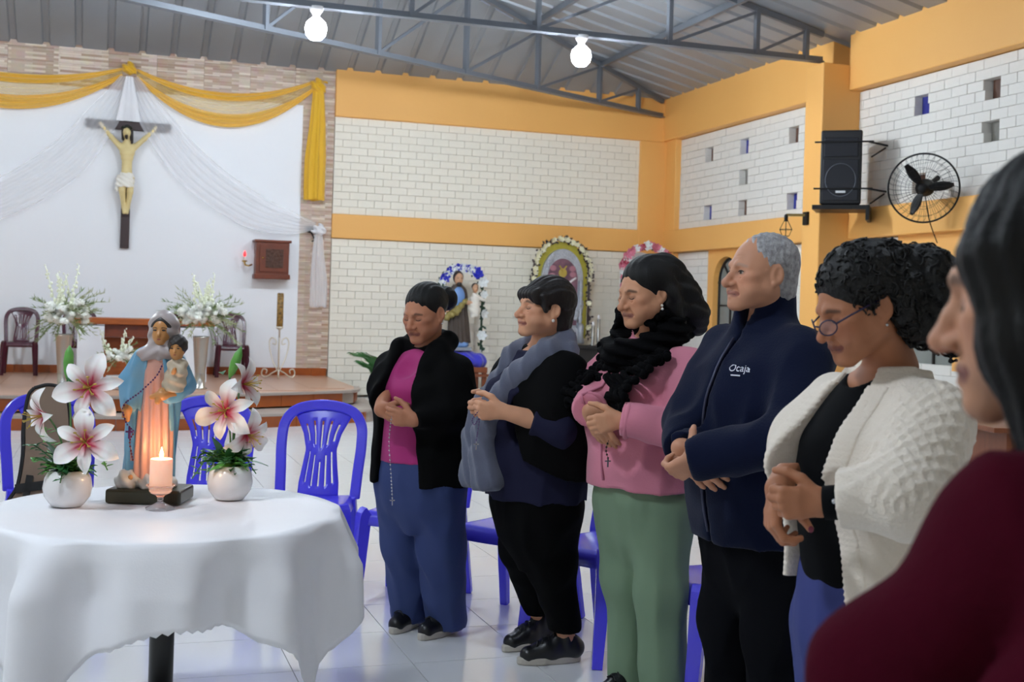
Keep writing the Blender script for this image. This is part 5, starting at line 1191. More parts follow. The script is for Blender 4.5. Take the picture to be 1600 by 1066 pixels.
# ---------------------------------------------------------------- the people
m_hairk = mat('black hair', '#0a0909', .55, bump=(70, .5, .004), stretch=(4, 4, .6), spec=.3); m_hairb = mat('dark brown hair', '#17100f', .5, bump=(70, .5, .004), stretch=(4, 4, .6), spec=.4); m_hairg = mat('short grey hair', '#b3b1b3', .6, var=(70, .8, '#6b686b'), bump=(220, .9, .004)); m_hairc = mat('curly black hair', '#0c0b0c', .55, bump=(60, .7, .01), spec=.35)
m_blkcot = mat('black cotton jersey', '#060607', .9, bump=(300, .3, .001), spec=.12); m_mag = mat('magenta knit top', '#a8186e', .7, bwave=(90, .25, .001, 'X'), sheen=.2); m_jean = mat('blue denim', '#2d3d6e', .8, bump=(350, .3, .001), var=(5, .35, '#33427a')); m_jean2 = mat('blue denim cut', '#2d3878', .8, bump=(350, .3, .001), var=(5, .3, '#252c63'))
m_navyt = mat('navy cotton top', '#1f2038', .85, spec=.15, bump=(300, .3, .001)); m_greys = mat('grey melange scarf', '#5f6376', .9, bump=(120, .5, .003), var=(18, .35, '#4a4e60'), sheen=.3); m_blkp = mat('black trousers', '#050506', .9, spec=.1, bump=(300, .2, .001)); m_pink = mat('pink fleece', '#d58397', .95, bump=(160, .5, .002), sheen=.15, var=(7, .2, '#c9728a')); m_green = mat('sage green trousers', '#778f74', .85, bump=(300, .3, .001), var=(4, .25, '#68806a'))
m_scarfk = mat('black ruffled knit', '#050507', .95, spec=.1, bump=(140, .6, .003)); m_navyf = mat('navy fleece', '#10172f', .95, spec=.1, bump=(150, .6, .002), sheen=.08); m_blkpd = mat('charcoal trousers', '#090a0f', .9, spec=.1, bump=(300, .2, .001)); m_cardi = mat('cream knit cardigan', '#e4d9cb', .95, bump=(150, .9, .003), sheen=.15, var=(9, .2, '#cbbfae')); m_tee = mat('black tee', '#06070a', .9, spec=.12); m_burg = mat('burgundy fleece', '#420b1b', 1.0, bump=(130, .6, .002), spec=.05)
m_shoe = mat('black leather sneaker', '#0e0f14', .35, var=(12, .3)); m_sole = mat('pale sneaker sole', '#b9b2a8', .6); m_pearl = mat('pearl', '#e8e4dc', .2); m_silver = mat('silver', '#c9c9cc', .25, metal=.9); m_zip = mat('zip', '#3c3f55', .4, metal=.4); m_nail = mat('plum nail', '#7a2440', .25)
def core_fn(sh_z, hip_z, feet=((-.1, .02), (.1, .02))):
    lg = [[(s*.09, .01, hip_z), (lerp(s*.09, f[0], .5), lerp(.01, f[1], .5), hip_z*.55), (f[0], f[1], .10)] for s, f in zip((-1, 1), feet)]
    return lambda p: smin(stack(p, [(hip_z-.05, .10, .07, 0, 0), (hip_z+.2, .10, .07, 0, 0), (sh_z-.1, .10, .055, 0, .01), (sh_z-.04, .05, .035, 0, .02)]), np.minimum(chain(p, lg[0], [.05, .04, .03]), chain(p, lg[1], [.05, .04, .03])), .05)
def rosary(label, pts, r, gap, m):
    t = beads(pts, r, gap).build('rosary', m); tag(t, label, 'rosary', 'rosaries in the hands'); e = Vector(pts[-1]); MB().bar(e+Vector((0, 0, -.03)), e, .004, .004).bar(e+Vector((-.01, 0, -.01)), e+Vector((.01, 0, -.01)), .004, .004).build('crucifix', m_silver, t); return t
def earring(P, e, m, n=1, r=.005):
    q = MB()
    for k in range(n): q.ball(fromhead((e*.078, .004, -.045-.012*k), P.hf), r, 8, 6)
    q.build('earring', m, P.t, True)
# ---- 1: woman in magenta top and black hoodie
x, y = fpos(662, 5.0); P = Person('woman in an open black hoodie, magenta top and blue jeans', x, y, facing((x, y), 36))
aR, aL = P.Mi @ Wz(640, 978, 0), P.Mi @ Wz(697, 990, 0); hf = headframe(P.L(664, 489, 4.97), yaw=-.10, pitch=.30, s=1.0); nb = (0, .035, 1.20)
wR, wL = P.L(594, 640, 4.80), P.L(648, 657, 4.76)
SR_, SL_ = (-.16, .01, 1.115), (.16, .01, 1.115); ER, EL = Vector(P.L(606, 602, 5.0)), Vector(P.L(722, 640, 4.86))
hR = hand(wR, P.D(RT*.8-UP*.25-FW*.15), P.D(FW*.8-UP*.3+RT*.1), 1, (.6, .75, .85, .95, 1.0), .95); hL = hand(wL, P.D(-RT*.95+UP*.12-FW*.1), P.D(FW*.85+UP*.1), -1, (.5, .55, .8, .95, 1.0), .95)
P.body(hf, dict(age=.55, nose=1.05, fat=.2), (nb, .047), [(hR, ([ER, wR], [.034, .025]), [wR]), (hL, ([EL, wL], [.034, .025]), [wL])], '#b67a5c', '#7a4038', '#3a2820', (core_fn(1.16, .66, ((aR.x, aR.y), (aL.x, aL.y))), (-.35, -.3, .08), (.35, .35, 1.2)))
def w1h(q, p):
    d = el(q, (0, .022, .038), (.080, .097, .086)); d = ssub(d, el(q, (0, -.098, -.022), (.070, .066, .092)), .012); d = ssub(d, el(q, (0, -.02, -.12), (.12, .085, .09)), .02)
    d = ssub(d, np.abs(q[0])*0+el([np.abs(q[0]), q[1], q[2]], (.078, .012, -.012), (.02, .022, .034)), .006)
    d = smin(d, el(q, (0, .140, .022), (.052, .046, .052)), .02); return d+.0012*np.sin(q[0]*330+q[2]*60)
P.hair(w1h, m_hairk, h=.004)
MB().tube(arc(lambda v: fromhead((.036*math.cos(2*PI*v), .104, .026+.036*math.sin(2*PI*v)), hf), 16), .006, 6, cap=False).build('hair_tie', m_blkf, P.t, True)
earring(P, 1, m_silver, 1, .004); earring(P, -1, m_silver, 1, .004)
rw = [(.60, .18, .13, 0, 0), (.74, .178, .132, 0, -.005), (.9, .165, .13, 0, -.012), (1.04, .168, .14, 0, -.018), (1.12, .16, .11, 0, -.005), (1.18, .12, .075, 0, .01), (1.21, .06, .055, 0, .025)]
top = lambda p: ssub(stack(p, rw[1:])+.003*wav(p, 30, 2, st=(1, 1, .6)), rc(p, (0, -.14, 1.155), (0, -.13, 1.32), .072, .12), .012)
P.part('knit_top', top, (-.22, -.2, .72), (.22, .18, 1.23), .008, m_mag)
jr = [(.655, .215, .165, 0, .012), (.75, .212, .165, 0, .008), (.9, .198, .158, 0, -.0), (1.04, .198, .162, 0, -.008), (1.10, .185, .135, 0, .002), (1.165, .145, .095, 0, .014), (1.225, .085, .075, 0, .03)]
def jk(p):
    d = stack(p, jr, 2.3); d = smin(d, arms(p, [(SR_, ER, wR), (SL_, EL, wL)], [.070, .064, .048]), .06)
    ring_ = [(.075, -.085, 1.13), (.098, -.02, 1.205), (.075, .075, 1.235), (0, .115, 1.235), (-.075, .075, 1.235), (-.098, -.02, 1.205), (-.075, -.085, 1.13)]
    d = smin(d, chain(p, ring_, [.026, .034, .042, .046, .042, .034, .026], .02), .03)
    d = d-.007*crease(p, 26, 3, (1, 1, .4))+.003*wav(p, 60, 4)
    w = np.interp(p[2], [.6, .75, .95, 1.1, 1.2, 1.3], [.115, .105, .078, .062, .055, .06]); cut = np.maximum(np.abs(p[0]+.012)-w, p[1]+.04)
    d = ssub(d, cut, .018); d = ssub(d, rc(p, nb, (0, -.01, 1.4), .058, .085), .01)
    for wr, e in ((wR, ER), (wL, EL)):
        u = (Vector(wr)-Vector(e)).normalized(); pl = (p[0]-wr[0])*u.x+(p[1]-wr[1])*u.y+(p[2]-wr[2])*u.z; near = np.sqrt((p[0]-wr[0])**2+(p[1]-wr[1])**2+(p[2]-wr[2])**2)-.11; d = np.where(near < 0, np.maximum(d, pl+.004), d)
    return d
P.part('hoodie', jk, (-.36, -.36, .63), (.40, .25, 1.32), .0085, m_blkcot)
def jn(p): return trousers(p, [(.44, .05, .06, 0, .01), (.56, .14, .12, 0, .01), (.68, .185, .145, 0, .01), (.80, .17, .135, 0, .005), (.86, .15, .12, 0, 0)], None, [([(-.09, .01, .66), (lerp(-.09, aR.x, .5), aR.y*.5-.01, .38), (aR.x, aR.y, .06)], [.115, .094, .084]), ([(.09, .01, .66), (lerp(.09, aL.x, .5), aL.y*.5-.01, .38), (aL.x, aL.y, .06)], [.115, .096, .086])], seed=2)
P.part('jeans', lambda p: np.maximum(jn(p), .022-p[2]), (-.32, -.25, .015), (.32, .3, .88), .010, m_jean)
for a, yw in ((aR, .12), (aL, -.1)): shoe(P.t, (a.x, a.y+.05, 0), yw, .225, m_shoe, m_sole)
r0 = P.t.matrix_world; h0 = W(617, 652, 4.70)
rosary('beaded rosary hanging from the hands over the magenta top', [W(612, 650, 4.70), W(608, 690, 4.70), W(611, 740, 4.71), W(613, 778, 4.72)], .0035, .010, m_silver)
# ---- 2: woman with grey scarf
x, y = fpos(842, 4.66); P = Person('short-haired woman in a grey scarf, black wrap and cropped black trousers', x, y, facing((x, y), 58))
hf = headframe(P.L(850, 482, 4.62), yaw=-.10, pitch=-.06, s=1.0); nb = (0, .04, 1.245)
wL, wR = P.L(787, 643, 4.42), P.L(775, 632, 4.58); SR_, SL_ = (-.17, .02, 1.14), (.17, .02, 1.14); EL, ER = Vector(P.L(872, 668, 4.42)), ik(SR_, wR, .26, .23, (-.5, .3, -.6))
hL = hand(wL, P.D(-RT*.95-FW*.1), P.D(FW*.9+UP*.1), -1, (.9, 1.15, 1.2, 1.25, 1.3), 1.0); hR = hand(wR, P.D(-RT*.9-UP*.15-FW*.25), P.D(-FW*.9-UP*.1), 1, (.6, .9, 1.0, 1.1, 1.1), 1.0)
fR, fL_ = P.Mi @ Wz(838, 1008, 0), P.Mi @ Wz(880, 1036, 0)
ank = [(lambda p, a=a: rc(p, (a.x, a.y+.02, .06), (a.x, a.y+.005, .22), .029, .033), (a.x-.08, a.y-.08, .01), (a.x+.08, a.y+.1, .28), .007) for a in (fR, fL_)]
P.body(hf, dict(age=.8, nose=1.15, fat=1.0, mouth=.0034), (nb, .055), [(hL, ([EL, wL], [.045, .028]), [wL, EL]), (hR, ([ER, wR], [.04, .027]), [wR])], '#d39a78', '#8a4a44', '#3a2822', (core_fn(1.2, .62, ((fR.x, fR.y), (fL_.x, fL_.y))), (-.35, -.35, .08), (.35, .35, 1.22)), extra=ank)
def w2h(q, p):
    d = el(q, (0, .026, .038), (.086, .104, .092)); d = smin(d, el(q, (0, .058, -.04), (.068, .058, .075)), .03)
    lock = smin(rc([np.abs(q[0]), q[1], q[2]], (.068, -.035, .04), (.074, -.03, -.012), .016, .009), rc([np.abs(q[0]), q[1], q[2]], (.055, -.058, .055), (.06, -.062, .02), .02, .012), .02)
    d = ssub(d, el(q, (0, -.10, -.052), (.085, .072, .092)), .012); d = ssub(d, el(q, (0, -.04, -.13), (.12, .085, .09)), .02); d = ssub(d, el([np.abs(q[0]), q[1], q[2]], (.082, .010, -.015), (.025, .021, .034)), .008)
    fr = rc(q, (-.045, -.068, .048), (.045, -.068, .048), .024, .024); d = smin(d, fr, .02); d = smin(d, lock, .015)
    return d+.0022*np.sin(q[0]*260+q[1]*40+4*np.sin(q[2]*40))+.001*wav(q, 300, 3)
P.hair(w2h, m_hairb, h=.0042); earring(P, 1, m_pearl, 1, .0065)
rw = [(.66, .215, .175, 0, .01), (.78, .22, .185, 0, 0), (.95, .215, .19, 0, -.015), (1.08, .2, .175, 0, -.02), (1.15, .165, .12, 0, 0), (1.22, .09, .08, 0, .02)]
SLE = [(SR_, ER, Vector(ER).lerp(Vector(wR), .45)), (SL_, EL, Vector(EL).lerp(Vector(wL), .42))]
def navy(p):
    d = stack(p, rw, 2.2); s_ = arms(p, SLE, [.078, .078, .062]); d = smin(d, s_, .03)-.006*crease(p, 28, 5, (1, 1, .5))
    e, wv = Vector(EL), Vector(wL); u = (wv-e).normalized(); c = SLE[1][2]; pl = (p[0]-c.x)*u.x+(p[1]-c.y)*u.y+(p[2]-c.z)*u.z; near = np.sqrt((p[0]-c.x)**2+(p[1]-c.y)**2+(p[2]-c.z)**2)-.12
    d = np.where(near < 0, np.maximum(d, pl-.01), d); return ssub(d, rc(p, nb, (0, -.06, 1.4), .06, .08), .01)
P.part('navy_top', navy, (-.38, -.42, .64), (.40, .28, 1.28), .009, m_navyt)
def wrap(p):
    d = stack(p, [(.72, .20, .17, .06, .06), (.80, .245, .20, .05, .03), (.95, .262, .205, .03, .01), (1.08, .235, .185, 0, 0), (1.15, .19, .14, 0, .01), (1.21, .125, .1, 0, .02), (1.245, .07, .07, 0, .03)], 2.1)
    d = smin(d, chain(p, [SL_, Vector(SL_).lerp(EL, .75)], [.085, .095], .02), .07); d = smin(d, chain(p, [SR_, Vector(SR_).lerp(ER, .75)], [.085, .085], .02), .07); d = d-.004-.005*crease(p, 24, 6, (1, 1, .35))
    cut = np.maximum(p[1]+np.interp(p[2], [.7, .85, 1.0, 1.15, 1.3], [-.05, -.0, .06, .05, .03]), np.abs(p[0]+.03)-np.interp(p[2], [.7, .9, 1.1, 1.3], [.22, .17, .12, .07])); d = ssub(d, cut, .02)
    d = np.maximum(d, (.765+.22*np.clip(-p[1]-.02, 0, .3)*1.6+.02*np.sin(p[0]*14))-p[2]); return ssub(d, rc(p, nb, (0, -.03, 1.4), .062, .09), .01)
P.part('wrap', wrap, (-.36, -.34, .70), (.40, .30, 1.28), .009, m_blkcot)
def scarf(p):
    d = chain(p, [(-.09, -.11, 1.10), (-.10, -.04, 1.20), (-.075, .06, 1.26), (0, .105, 1.275), (.08, .065, 1.265), (.105, -.02, 1.215), (.075, -.125, 1.13), (.03, -.195, 1.02), (.0, -.225, .92)], [.04, .045, .045, .046, .048, .052, .052, .05, .045], .02)
    d = smin(d, chain(p, [(-.09, -.11, 1.10), (-.10, -.17, 1.0), (-.09, -.205, .9), (-.085, -.21, .74)], [.045, .05, .05, .06], .02), .015)
    d = smin(d, chain(p, [(.0, -.225, .92), (-.01, -.22, .82), (.02, -.215, .735)], [.045, .05, .062], .02), .015)
    d = smin(d, chain(p, [(.06, .07, 1.255), (.13, .05, 1.225), (.195, .035, 1.15), (.235, .05, 1.06)], [.042, .036, .03, .024], .02), .02)
    d = d+.009*np.abs(np.sin(p[0]*62+p[2]*26+p[1]*24))-.006+.004*wav(p, 50, 8)
    return np.maximum(ssub(d, rc(p, (0, .02, 1.2), (0, -.03, 1.42), .056, .075), .01), .70-p[2]+.04*p[0])
P.part('scarf', scarf, (-.24, -.34, .68), (.30, .20, 1.35), .0075, m_greys)
def tr2(p): return trousers(p, [(.38, .05, .06, 0, .02), (.5, .15, .14, 0, .02), (.64, .19, .165, 0, .015), (.74, .192, .165, 0, .01), (.8, .19, .15, 0, .01)], None, [([(-.095, .01, .62), (lerp(-.095, fR.x, .55), fR.y*.5-.02, .42), (fR.x, fR.y, .17)], [.115, .088, .066]), ([(.095, .01, .62), (lerp(.095, fL_.x, .55), fL_.y*.5-.02, .42), (fL_.x, fL_.y, .15)], [.118, .092, .066])], seed=4, fold=.004)
P.part('cropped_trousers', lambda p: np.maximum(tr2(p), .125-p[2]), (-.34, -.3, .11), (.34, .34, .82), .010, m_blkp)
for a, yw in ((fR, .15), (fL_, -.25)): shoe(P.t, (a.x, a.y+.05, 0), yw, .245, m_shoe, m_sole)
rosary('purple cord rosary looped in the fist of the woman in the grey scarf', [W(748, 642, 4.36), W(738, 656, 4.35), W(742, 664, 4.35), W(749, 655, 4.36), W(744, 690, 4.37)], .0026, .007, m_bead)
# ---- 3: woman in pink fleece
x, y = fpos(1012, 4.36); P = Person('woman in a pink fleece, black ruffled scarf and sage green trousers', x, y, facing((x, y), 48))
fR, fL_ = P.Mi @ Wz(985, 1085, 0), P.Mi @ Wz(1036, 1110, 0); hf = headframe(P.L(1009, 457, 4.30), yaw=-.12, pitch=.20, s=1.04); nb = (0, .04, 1.30)
wL, wR = P.L(972, 656, 4.10), P.L(921, 642, 4.20); SR_, SL_ = (-.175, .015, 1.20), (.175, .015, 1.20); ER, EL = Vector(P.L(934, 598, 4.50)), ik(SL_, wL, .28, .25, (.8, .5, -.3))
hL = hand(wL, P.D(-RT*.9-UP*.2-FW*.1), P.D(FW*.9-UP*.1), -1, (.4, .9, 1.0, 1.0, 1.0), 1.0); hR = hand(wR, P.D(RT*.45-UP*.75-FW*.12), P.D(FW*.75+RT*.35), 1, (.3, .22, .28, .35, .4), 1.02)
P.body(hf, dict(age=.7, nose=1.12, fat=.5), (nb, .05), [(hR, ([ER, wR], [.036, .026]), [wR]), (hL, ([EL, wL], [.036, .026]), [wL])], '#ca9270', '#86504a', '#2c1d18', (core_fn(1.24, .68, ((fR.x, fR.y), (fL_.x, fL_.y))), (-.35, -.35, .08), (.35, .35, 1.26)))
def w3h(q, p):
    a = [np.abs(q[0]), q[1], q[2]]; d = el(q, (0, .024, .040), (.084, .100, .088)); d = smin(d, el(q, (0, .092, .065), (.05, .045, .045)), .03)
    d = smin(d, chain(q, [(.0, .10, .05), (.01, .135, -.03), (.02, .165, -.11), (.02, .175, -.155)], [.06, .062, .056, .030], .03), .03); d = smin(d, chain(a, [(.06, .05, -.02), (.05, .07, -.11)], [.04, .035], .02), .03)
    d = ssub(d, el(q, (0, -.102, -.022), (.066, .068, .094)), .010); d = ssub(d, el(q, (0, -.045, -.135), (.12, .09, .09)), .02); d = ssub(d, el(a, (.083, .010, -.022), (.02, .018, .026)), .006)
    d = ssub(d, rc(q, (0, -.09, .10), (0, .02, .132), .0022), .004)
    return d+.0035*np.sin(q[2]*95+q[1]*60+3*np.sin(q[0]*50))*np.clip(q[1]*10-.2, 0, 1)+.0013*np.sin(q[0]*260+q[2]*80)
P.hair(w3h, m_hairk, lo=-.24, hi=.26, h=.0044, zlo=-.26); earring(P, 1, m_pearl, 2, .005)
MB().tube([fromhead(v, hf) for v in ((-.05, .085, .085), (-.02, .1, .105), (.02, .1, .105), (.05, .085, .085))], .006, 6).build('hair_clip', m_blkf, P.t, True)
rw = [(.76, .215, .175, 0, 0), (.84, .222, .185, 0, -.005), (1.0, .212, .18, 0, -.015), (1.12, .206, .18, 0, -.02), (1.20, .175, .125, 0, 0), (1.26, .12, .09, 0, .02), (1.31, .07, .065, 0, .03)]
def cuffcut(d, p, wr, e, off=.0, rad=.12):
    u = (Vector(wr)-Vector(e)).normalized(); pl = (p[0]-wr[0])*u.x+(p[1]-wr[1])*u.y+(p[2]-wr[2])*u.z; near = np.sqrt((p[0]-wr[0])**2+(p[1]-wr[1])**2+(p[2]-wr[2])**2)-rad; return np.where(near < 0, np.maximum(d, pl-off), d)
def pk_(p):
    d = stack(p, rw, 2.2); s_ = arms(p, [(SR_, ER, wR), (SL_, EL, wL)], [.076, .072, .058]); d = smin(d, s_, .045); d = smin(d, chain(p, [(.07, -.09, 1.25), (.08, .03, 1.31), (0, .085, 1.325), (-.08, .03, 1.31), (-.07, -.09, 1.25)], [.02, .028, .03, .028, .02], .02), .02)
    d = d-.007*crease(p, 27, 9, (1, 1, .6))+.0025*wav(p, 55, 10); d = cuffcut(cuffcut(d, p, wR, ER), p, wL, EL); return ssub(d, rc(p, nb, (0, -.06, 1.42), .058, .085), .01)
P.part('fleece_jacket', pk_, (-.40, -.42, .745), (.42, .26, 1.40), .0085, m_pink)
zp = [(0, min(fronty(lambda p: stack(p, rw, 2.2), 0, z), fronty(pk_, 0, z) if z > 1.05 else 0)-.005, z) for z in np.linspace(.79, 1.2, 16)]; MB().tube(zp, .0045, 6).build('zip', mat('pink zip', '#bf6f86', .6), P.t, True)
for wr, e in ((wR, ER), (wL, EL)):
    u = (Vector(wr)-Vector(e)).normalized(); c = Vector(wr)-u*.02; b = u.cross(Vector((0, 0, 1))).normalized(); b2 = u.cross(b); MB().tube([c+(b*math.cos(a)+b2*math.sin(a))*.056 for a in [2*PI*i/24 for i in range(25)]], .009, 6, cap=False).build('cuff', m_pink, P.t, True)
def gt(p): return trousers(p, [(.44, .05, .06, 0, .015), (.57, .15, .13, 0, .015), (.70, .185, .16, 0, .01), (.80, .182, .15, 0, .0), (.87, .17, .14, 0, 0)], None, [([(-.095, .01, .68), (lerp(-.095, fR.x, .5), fR.y*.5-.01, .40), (fR.x, fR.y, .06)], [.112, .083, .080]), ([(.095, .01, .68), (lerp(.095, fL_.x, .5), fL_.y*.5-.01, .40), (fL_.x, fL_.y, .06)], [.115, .085, .082])], seed=6, fold=.005)
P.part('trousers', lambda p: np.maximum(gt(p), .025-p[2]), (-.34, -.3, .015), (.34, .36, .88), .010, m_green)
for a, yw in ((fR, .1), (fL_, -.15)): shoe(P.t, (a.x, a.y+.05, 0), yw, .235, m_shoe, m_sole)
def ruffle(path, width, n, side, r=.011, seed=0):
    """rows of knitted loops across a band that follows a path; side = across direction"""
    q = MB(); C_ = bez(path, 12); rr = random.Random(seed); L = [0]
    for a, b in zip(C_, C_[1:]): L.append(L[-1]+(b-a).length)
    for k in range(n):
        s = L[-1]*(k+.5)/n; i = max(j for j in range(len(L)) if L[j] <= s); p = C_[min(i, len(C_)-1)]; t = (C_[min(i+1, len(C_)-1)]-C_[max(i-1, 0)]).normalized(); sv = Vector(side(k/n)); sv = (sv-t*sv.dot(t)).normalized(); nn = t.cross(sv)
        w = width*rr.uniform(.9, 1.1); pts = [p+sv*(w*(j/6-.5))+nn*(.012*math.sin(j*1.6+k)+.006*rr.uniform(-1, 1))+t*.006*rr.uniform(-1, 1) for j in range(7)]; q.tube(bez(pts, 2), [r*1.25]+[r]*11+[r*1.25], 7); q.ball(pts[0], r*1.5, 7, 5).ball(pts[-1], r*1.5, 7, 5)
    return q
sc = sd('ruffled_scarf', lambda p: ssub(chain(p, [(.09, -.06, 1.25), (.11, .02, 1.31), (.06, .10, 1.335), (-.06, .10, 1.335), (-.11, .02, 1.31), (-.09, -.07, 1.24), (0, -.13, 1.22), (.09, -.06, 1.25)], [.055]*8, .02)+.008*np.sin(p[2]*170+p[0]*40), rc(p, nb, (0, -.03, 1.45), .05, .07), .01), (-.22, -.25, 1.12), (.22, .22, 1.42), .0075, m_scarfk, P.t)
f0 = lambda x, z: fronty(pk_, x, z)-.012
ruffle([(.10, -.07, 1.24), (.085, f0(.085, 1.15), 1.16), (.05, f0(.05, 1.07), 1.08), (.05, f0(.05, .99), .99)], .20, 22, lambda k: (1, -.25, 0), seed=1).build('ruffle_tail', m_scarfk, sc, True)
ruffle([(-.10, -.08, 1.27), (-.115, f0(-.115, 1.18), 1.18), (-.13, f0(-.13, 1.08)-.01, 1.08), (-.14, f0(-.14, 1.0)-.012, 1.0)], .14, 20, lambda k: (1, -.5, 0), seed=2).build('ruffle_tail', m_scarfk, sc, True)
ruffle([(.09, -.05, 1.30), (.11, .03, 1.345), (.0, .11, 1.36), (-.11, .03, 1.345), (-.10, -.05, 1.30)], .11, 34, lambda k: (0, 0, 1), seed=3).build('ruffle_collar', m_scarfk, sc, True)
rosary('dark bead rosary hanging from the hands over the pink fleece', [W(951, 688, 4.06), W(947, 703, 4.06), W(950, 716, 4.07)], .004, .012, mat('dark wooden bead', '#2a1614', .4))
# ---- 4: man in navy fleece
x, y = fpos(1190, 3.78); P = Person('grey-haired man in a navy fleece jacket and charcoal trousers', x, y, facing((x, y), 52))
hf = headframe(P.L(1188, 427, 3.74), yaw=-.14, pitch=-.02, s=1.07); nb = (0, .045, 1.385)
wL, wR = P.L(1092, 715, 3.50), P.L(1064, 700, 3.62); SR_, SL_ = (-.195, .02, 1.265), (.195, .02, 1.265); ER, EL = ik(SR_, wR, .29, .26, (-.8, .4, -.3)), ik(SL_, wL, .30, .27, (.9, .4, -.3))
hL = hand(wL, P.D(-RT*.55-UP*.45+FW*.3), P.D(FW*.7-RT*.1+UP*.2), -1, (.9, 1.1, 1.2, 1.25, 1.3), 1.05, tdir=P.D(UP*.9+RT*.15+FW*.1)); hR = hand(wR, P.D(RT*.62-UP*.68-FW*.35), P.D(FW*.85+RT*.2), 1, (.5, .30, .34, .38, .42), 1.1, spread=.4)
P.body(hf, dict(age=1, nose=1.22, fat=.55, open=1, mouth=.003, browk=.35), (nb, .06), [(hR, ([ER, wR], [.04, .03]), [wR]), (hL, ([EL, wL], [.04, .03]), [wL])], '#c68e70', '#9a6258', '#8a827c', (core_fn(1.33, .78), (-.25, -.2, .08), (.25, .2, 1.35)))
def w4h(q, p):
    d = el(q, (0, .026, .036), (.0775, .0955, .0835)); d = smin(d, el(q, (0, .055, -.035), (.064, .056, .07)), .03)
    d = ssub(d, el(q, (0, -.108, .018), (.064, .066, .070)), .010); d = ssub(d, el(q, (0, -.06, -.09), (.12, .088, .09)), .02); d = ssub(d, el([np.abs(q[0]), q[1], q[2]], (.08, .012, -.008), (.02, .023, .035)), .006)
    return d+.0012*wav(q, 260, 4)+.001*np.sin(q[1]*300+q[0]*200)
P.hair(w4h, m_hairg, h=.0042)
rw = [(.69, .215, .165, 0, 0), (.80, .23, .185, 0, -.01), (.95, .235, .195, 0, -.015), (1.12, .235, .185, 0, -.015), (1.24, .21, .15, 0, 0), (1.32, .15, .105, 0, .015), (1.385, .08, .075, 0, .03)]
def nf(p):
    d = stack(p, rw, 2.2); s_ = arms(p, [(SR_, ER, wR), (SL_, EL, wL)], [.085, .082, .062]); d = smin(d, s_, .07)
    col = stack(p, [(1.33, .13, .11, 0, .02), (1.38, .102, .096, 0, .022), (1.455, .09, .088, 0, .02)], 2.0); d = smin(d, col, .012)
    d = d-.009*crease(p, 24, 11, (1, 1, .5))+.003*wav(p, 50, 12); d = cuffcut(cuffcut(d, p, wR, ER, .0), p, wL, EL, .03, .13); d = ssub(d, np.maximum(np.abs(p[0])-(.004+.42*np.clip(p[2]-1.33, 0, 1)), p[1]+.02), .006); return ssub(d, rc(p, nb, (0, -.02, 1.55), .068, .080), .006)
fo = P.part('fleece_jacket', nf, (-.42, -.44, .64), (.44, .28, 1.50), .0088, m_navyf)
zp = [(0, min(fronty(lambda p: stack(p, rw, 2.2), 0, z), fronty(nf, 0, z) if z > 1.1 else 0)-.006, z) for z in np.linspace(.72, 1.31, 20)]; MB().tube(zp, .0045, 6).build('zip', m_zip, P.t, True)
cu_ = bpy.data.curves.new('logo', 'FONT'); cu_.body = 'Ocaja'; cu_.size = .036; cu_.extrude = .0008; cu_.align_x = 'CENTER'; to = bpy.data.objects.new('logo_tmp', cu_); COL.objects.link(to); bpy.context.view_layer.update()
me = bpy.data.meshes.new_from_object(to.evaluated_get(bpy.context.evaluated_depsgraph_get())); bpy.data.objects.remove(to)
lx, lz = .098, 1.215
yy = fronty(nf, lx, lz); y1_, y2_ = fronty(nf, lx-.04, lz), fronty(nf, lx+.04, lz); ang = math.atan2(y2_-y1_, .08); lg = bpy.data.objects.new('logo', me); COL.objects.link(lg); put(lg, mat('white embroidery', '#dfe3ee', .6), P.t); lg.location = (lx, yy-.010, lz); lg.rotation_euler = (PI/2-.12, 0, ang); sw = lg.modifiers.new('wrap', 'SHRINKWRAP'); sw.target = fo; sw.offset = .002; sw.wrap_mode = 'ABOVE_SURFACE'
bar_ = MB().box((-.022, -.001, -.016), (.012, .001, -.012)).build('logo_underline', bpy.data.materials['white embroidery'], P.t); bar_.location = lg.location; bar_.rotation_euler = (-.12, 0, ang)
def ct(p): return trousers(p, [(.44, .05, .06, 0, .015), (.57, .15, .13, 0, .015), (.70, .2, .165, 0, .01), (.80, .195, .155, 0, 0)], None, [([(-.1, .01, .68), (-.11, -.01, .42), (-.11, .02, .06)], [.112, .084, .076]), ([(.1, .01, .68), (.11, -.01, .42), (.11, .02, .06)], [.115, .086, .078])], seed=7, fold=.007)
P.part('trousers', lambda p: np.maximum(ct(p), .03-p[2]), (-.3, -.26, .02), (.3, .26, .82), .011, m_blkpd)
for a, yw in (((-.11, .07, 0), .1), ((.11, .07, 0), -.1)): shoe(P.t, a, yw, .265, m_shoe, m_sole)
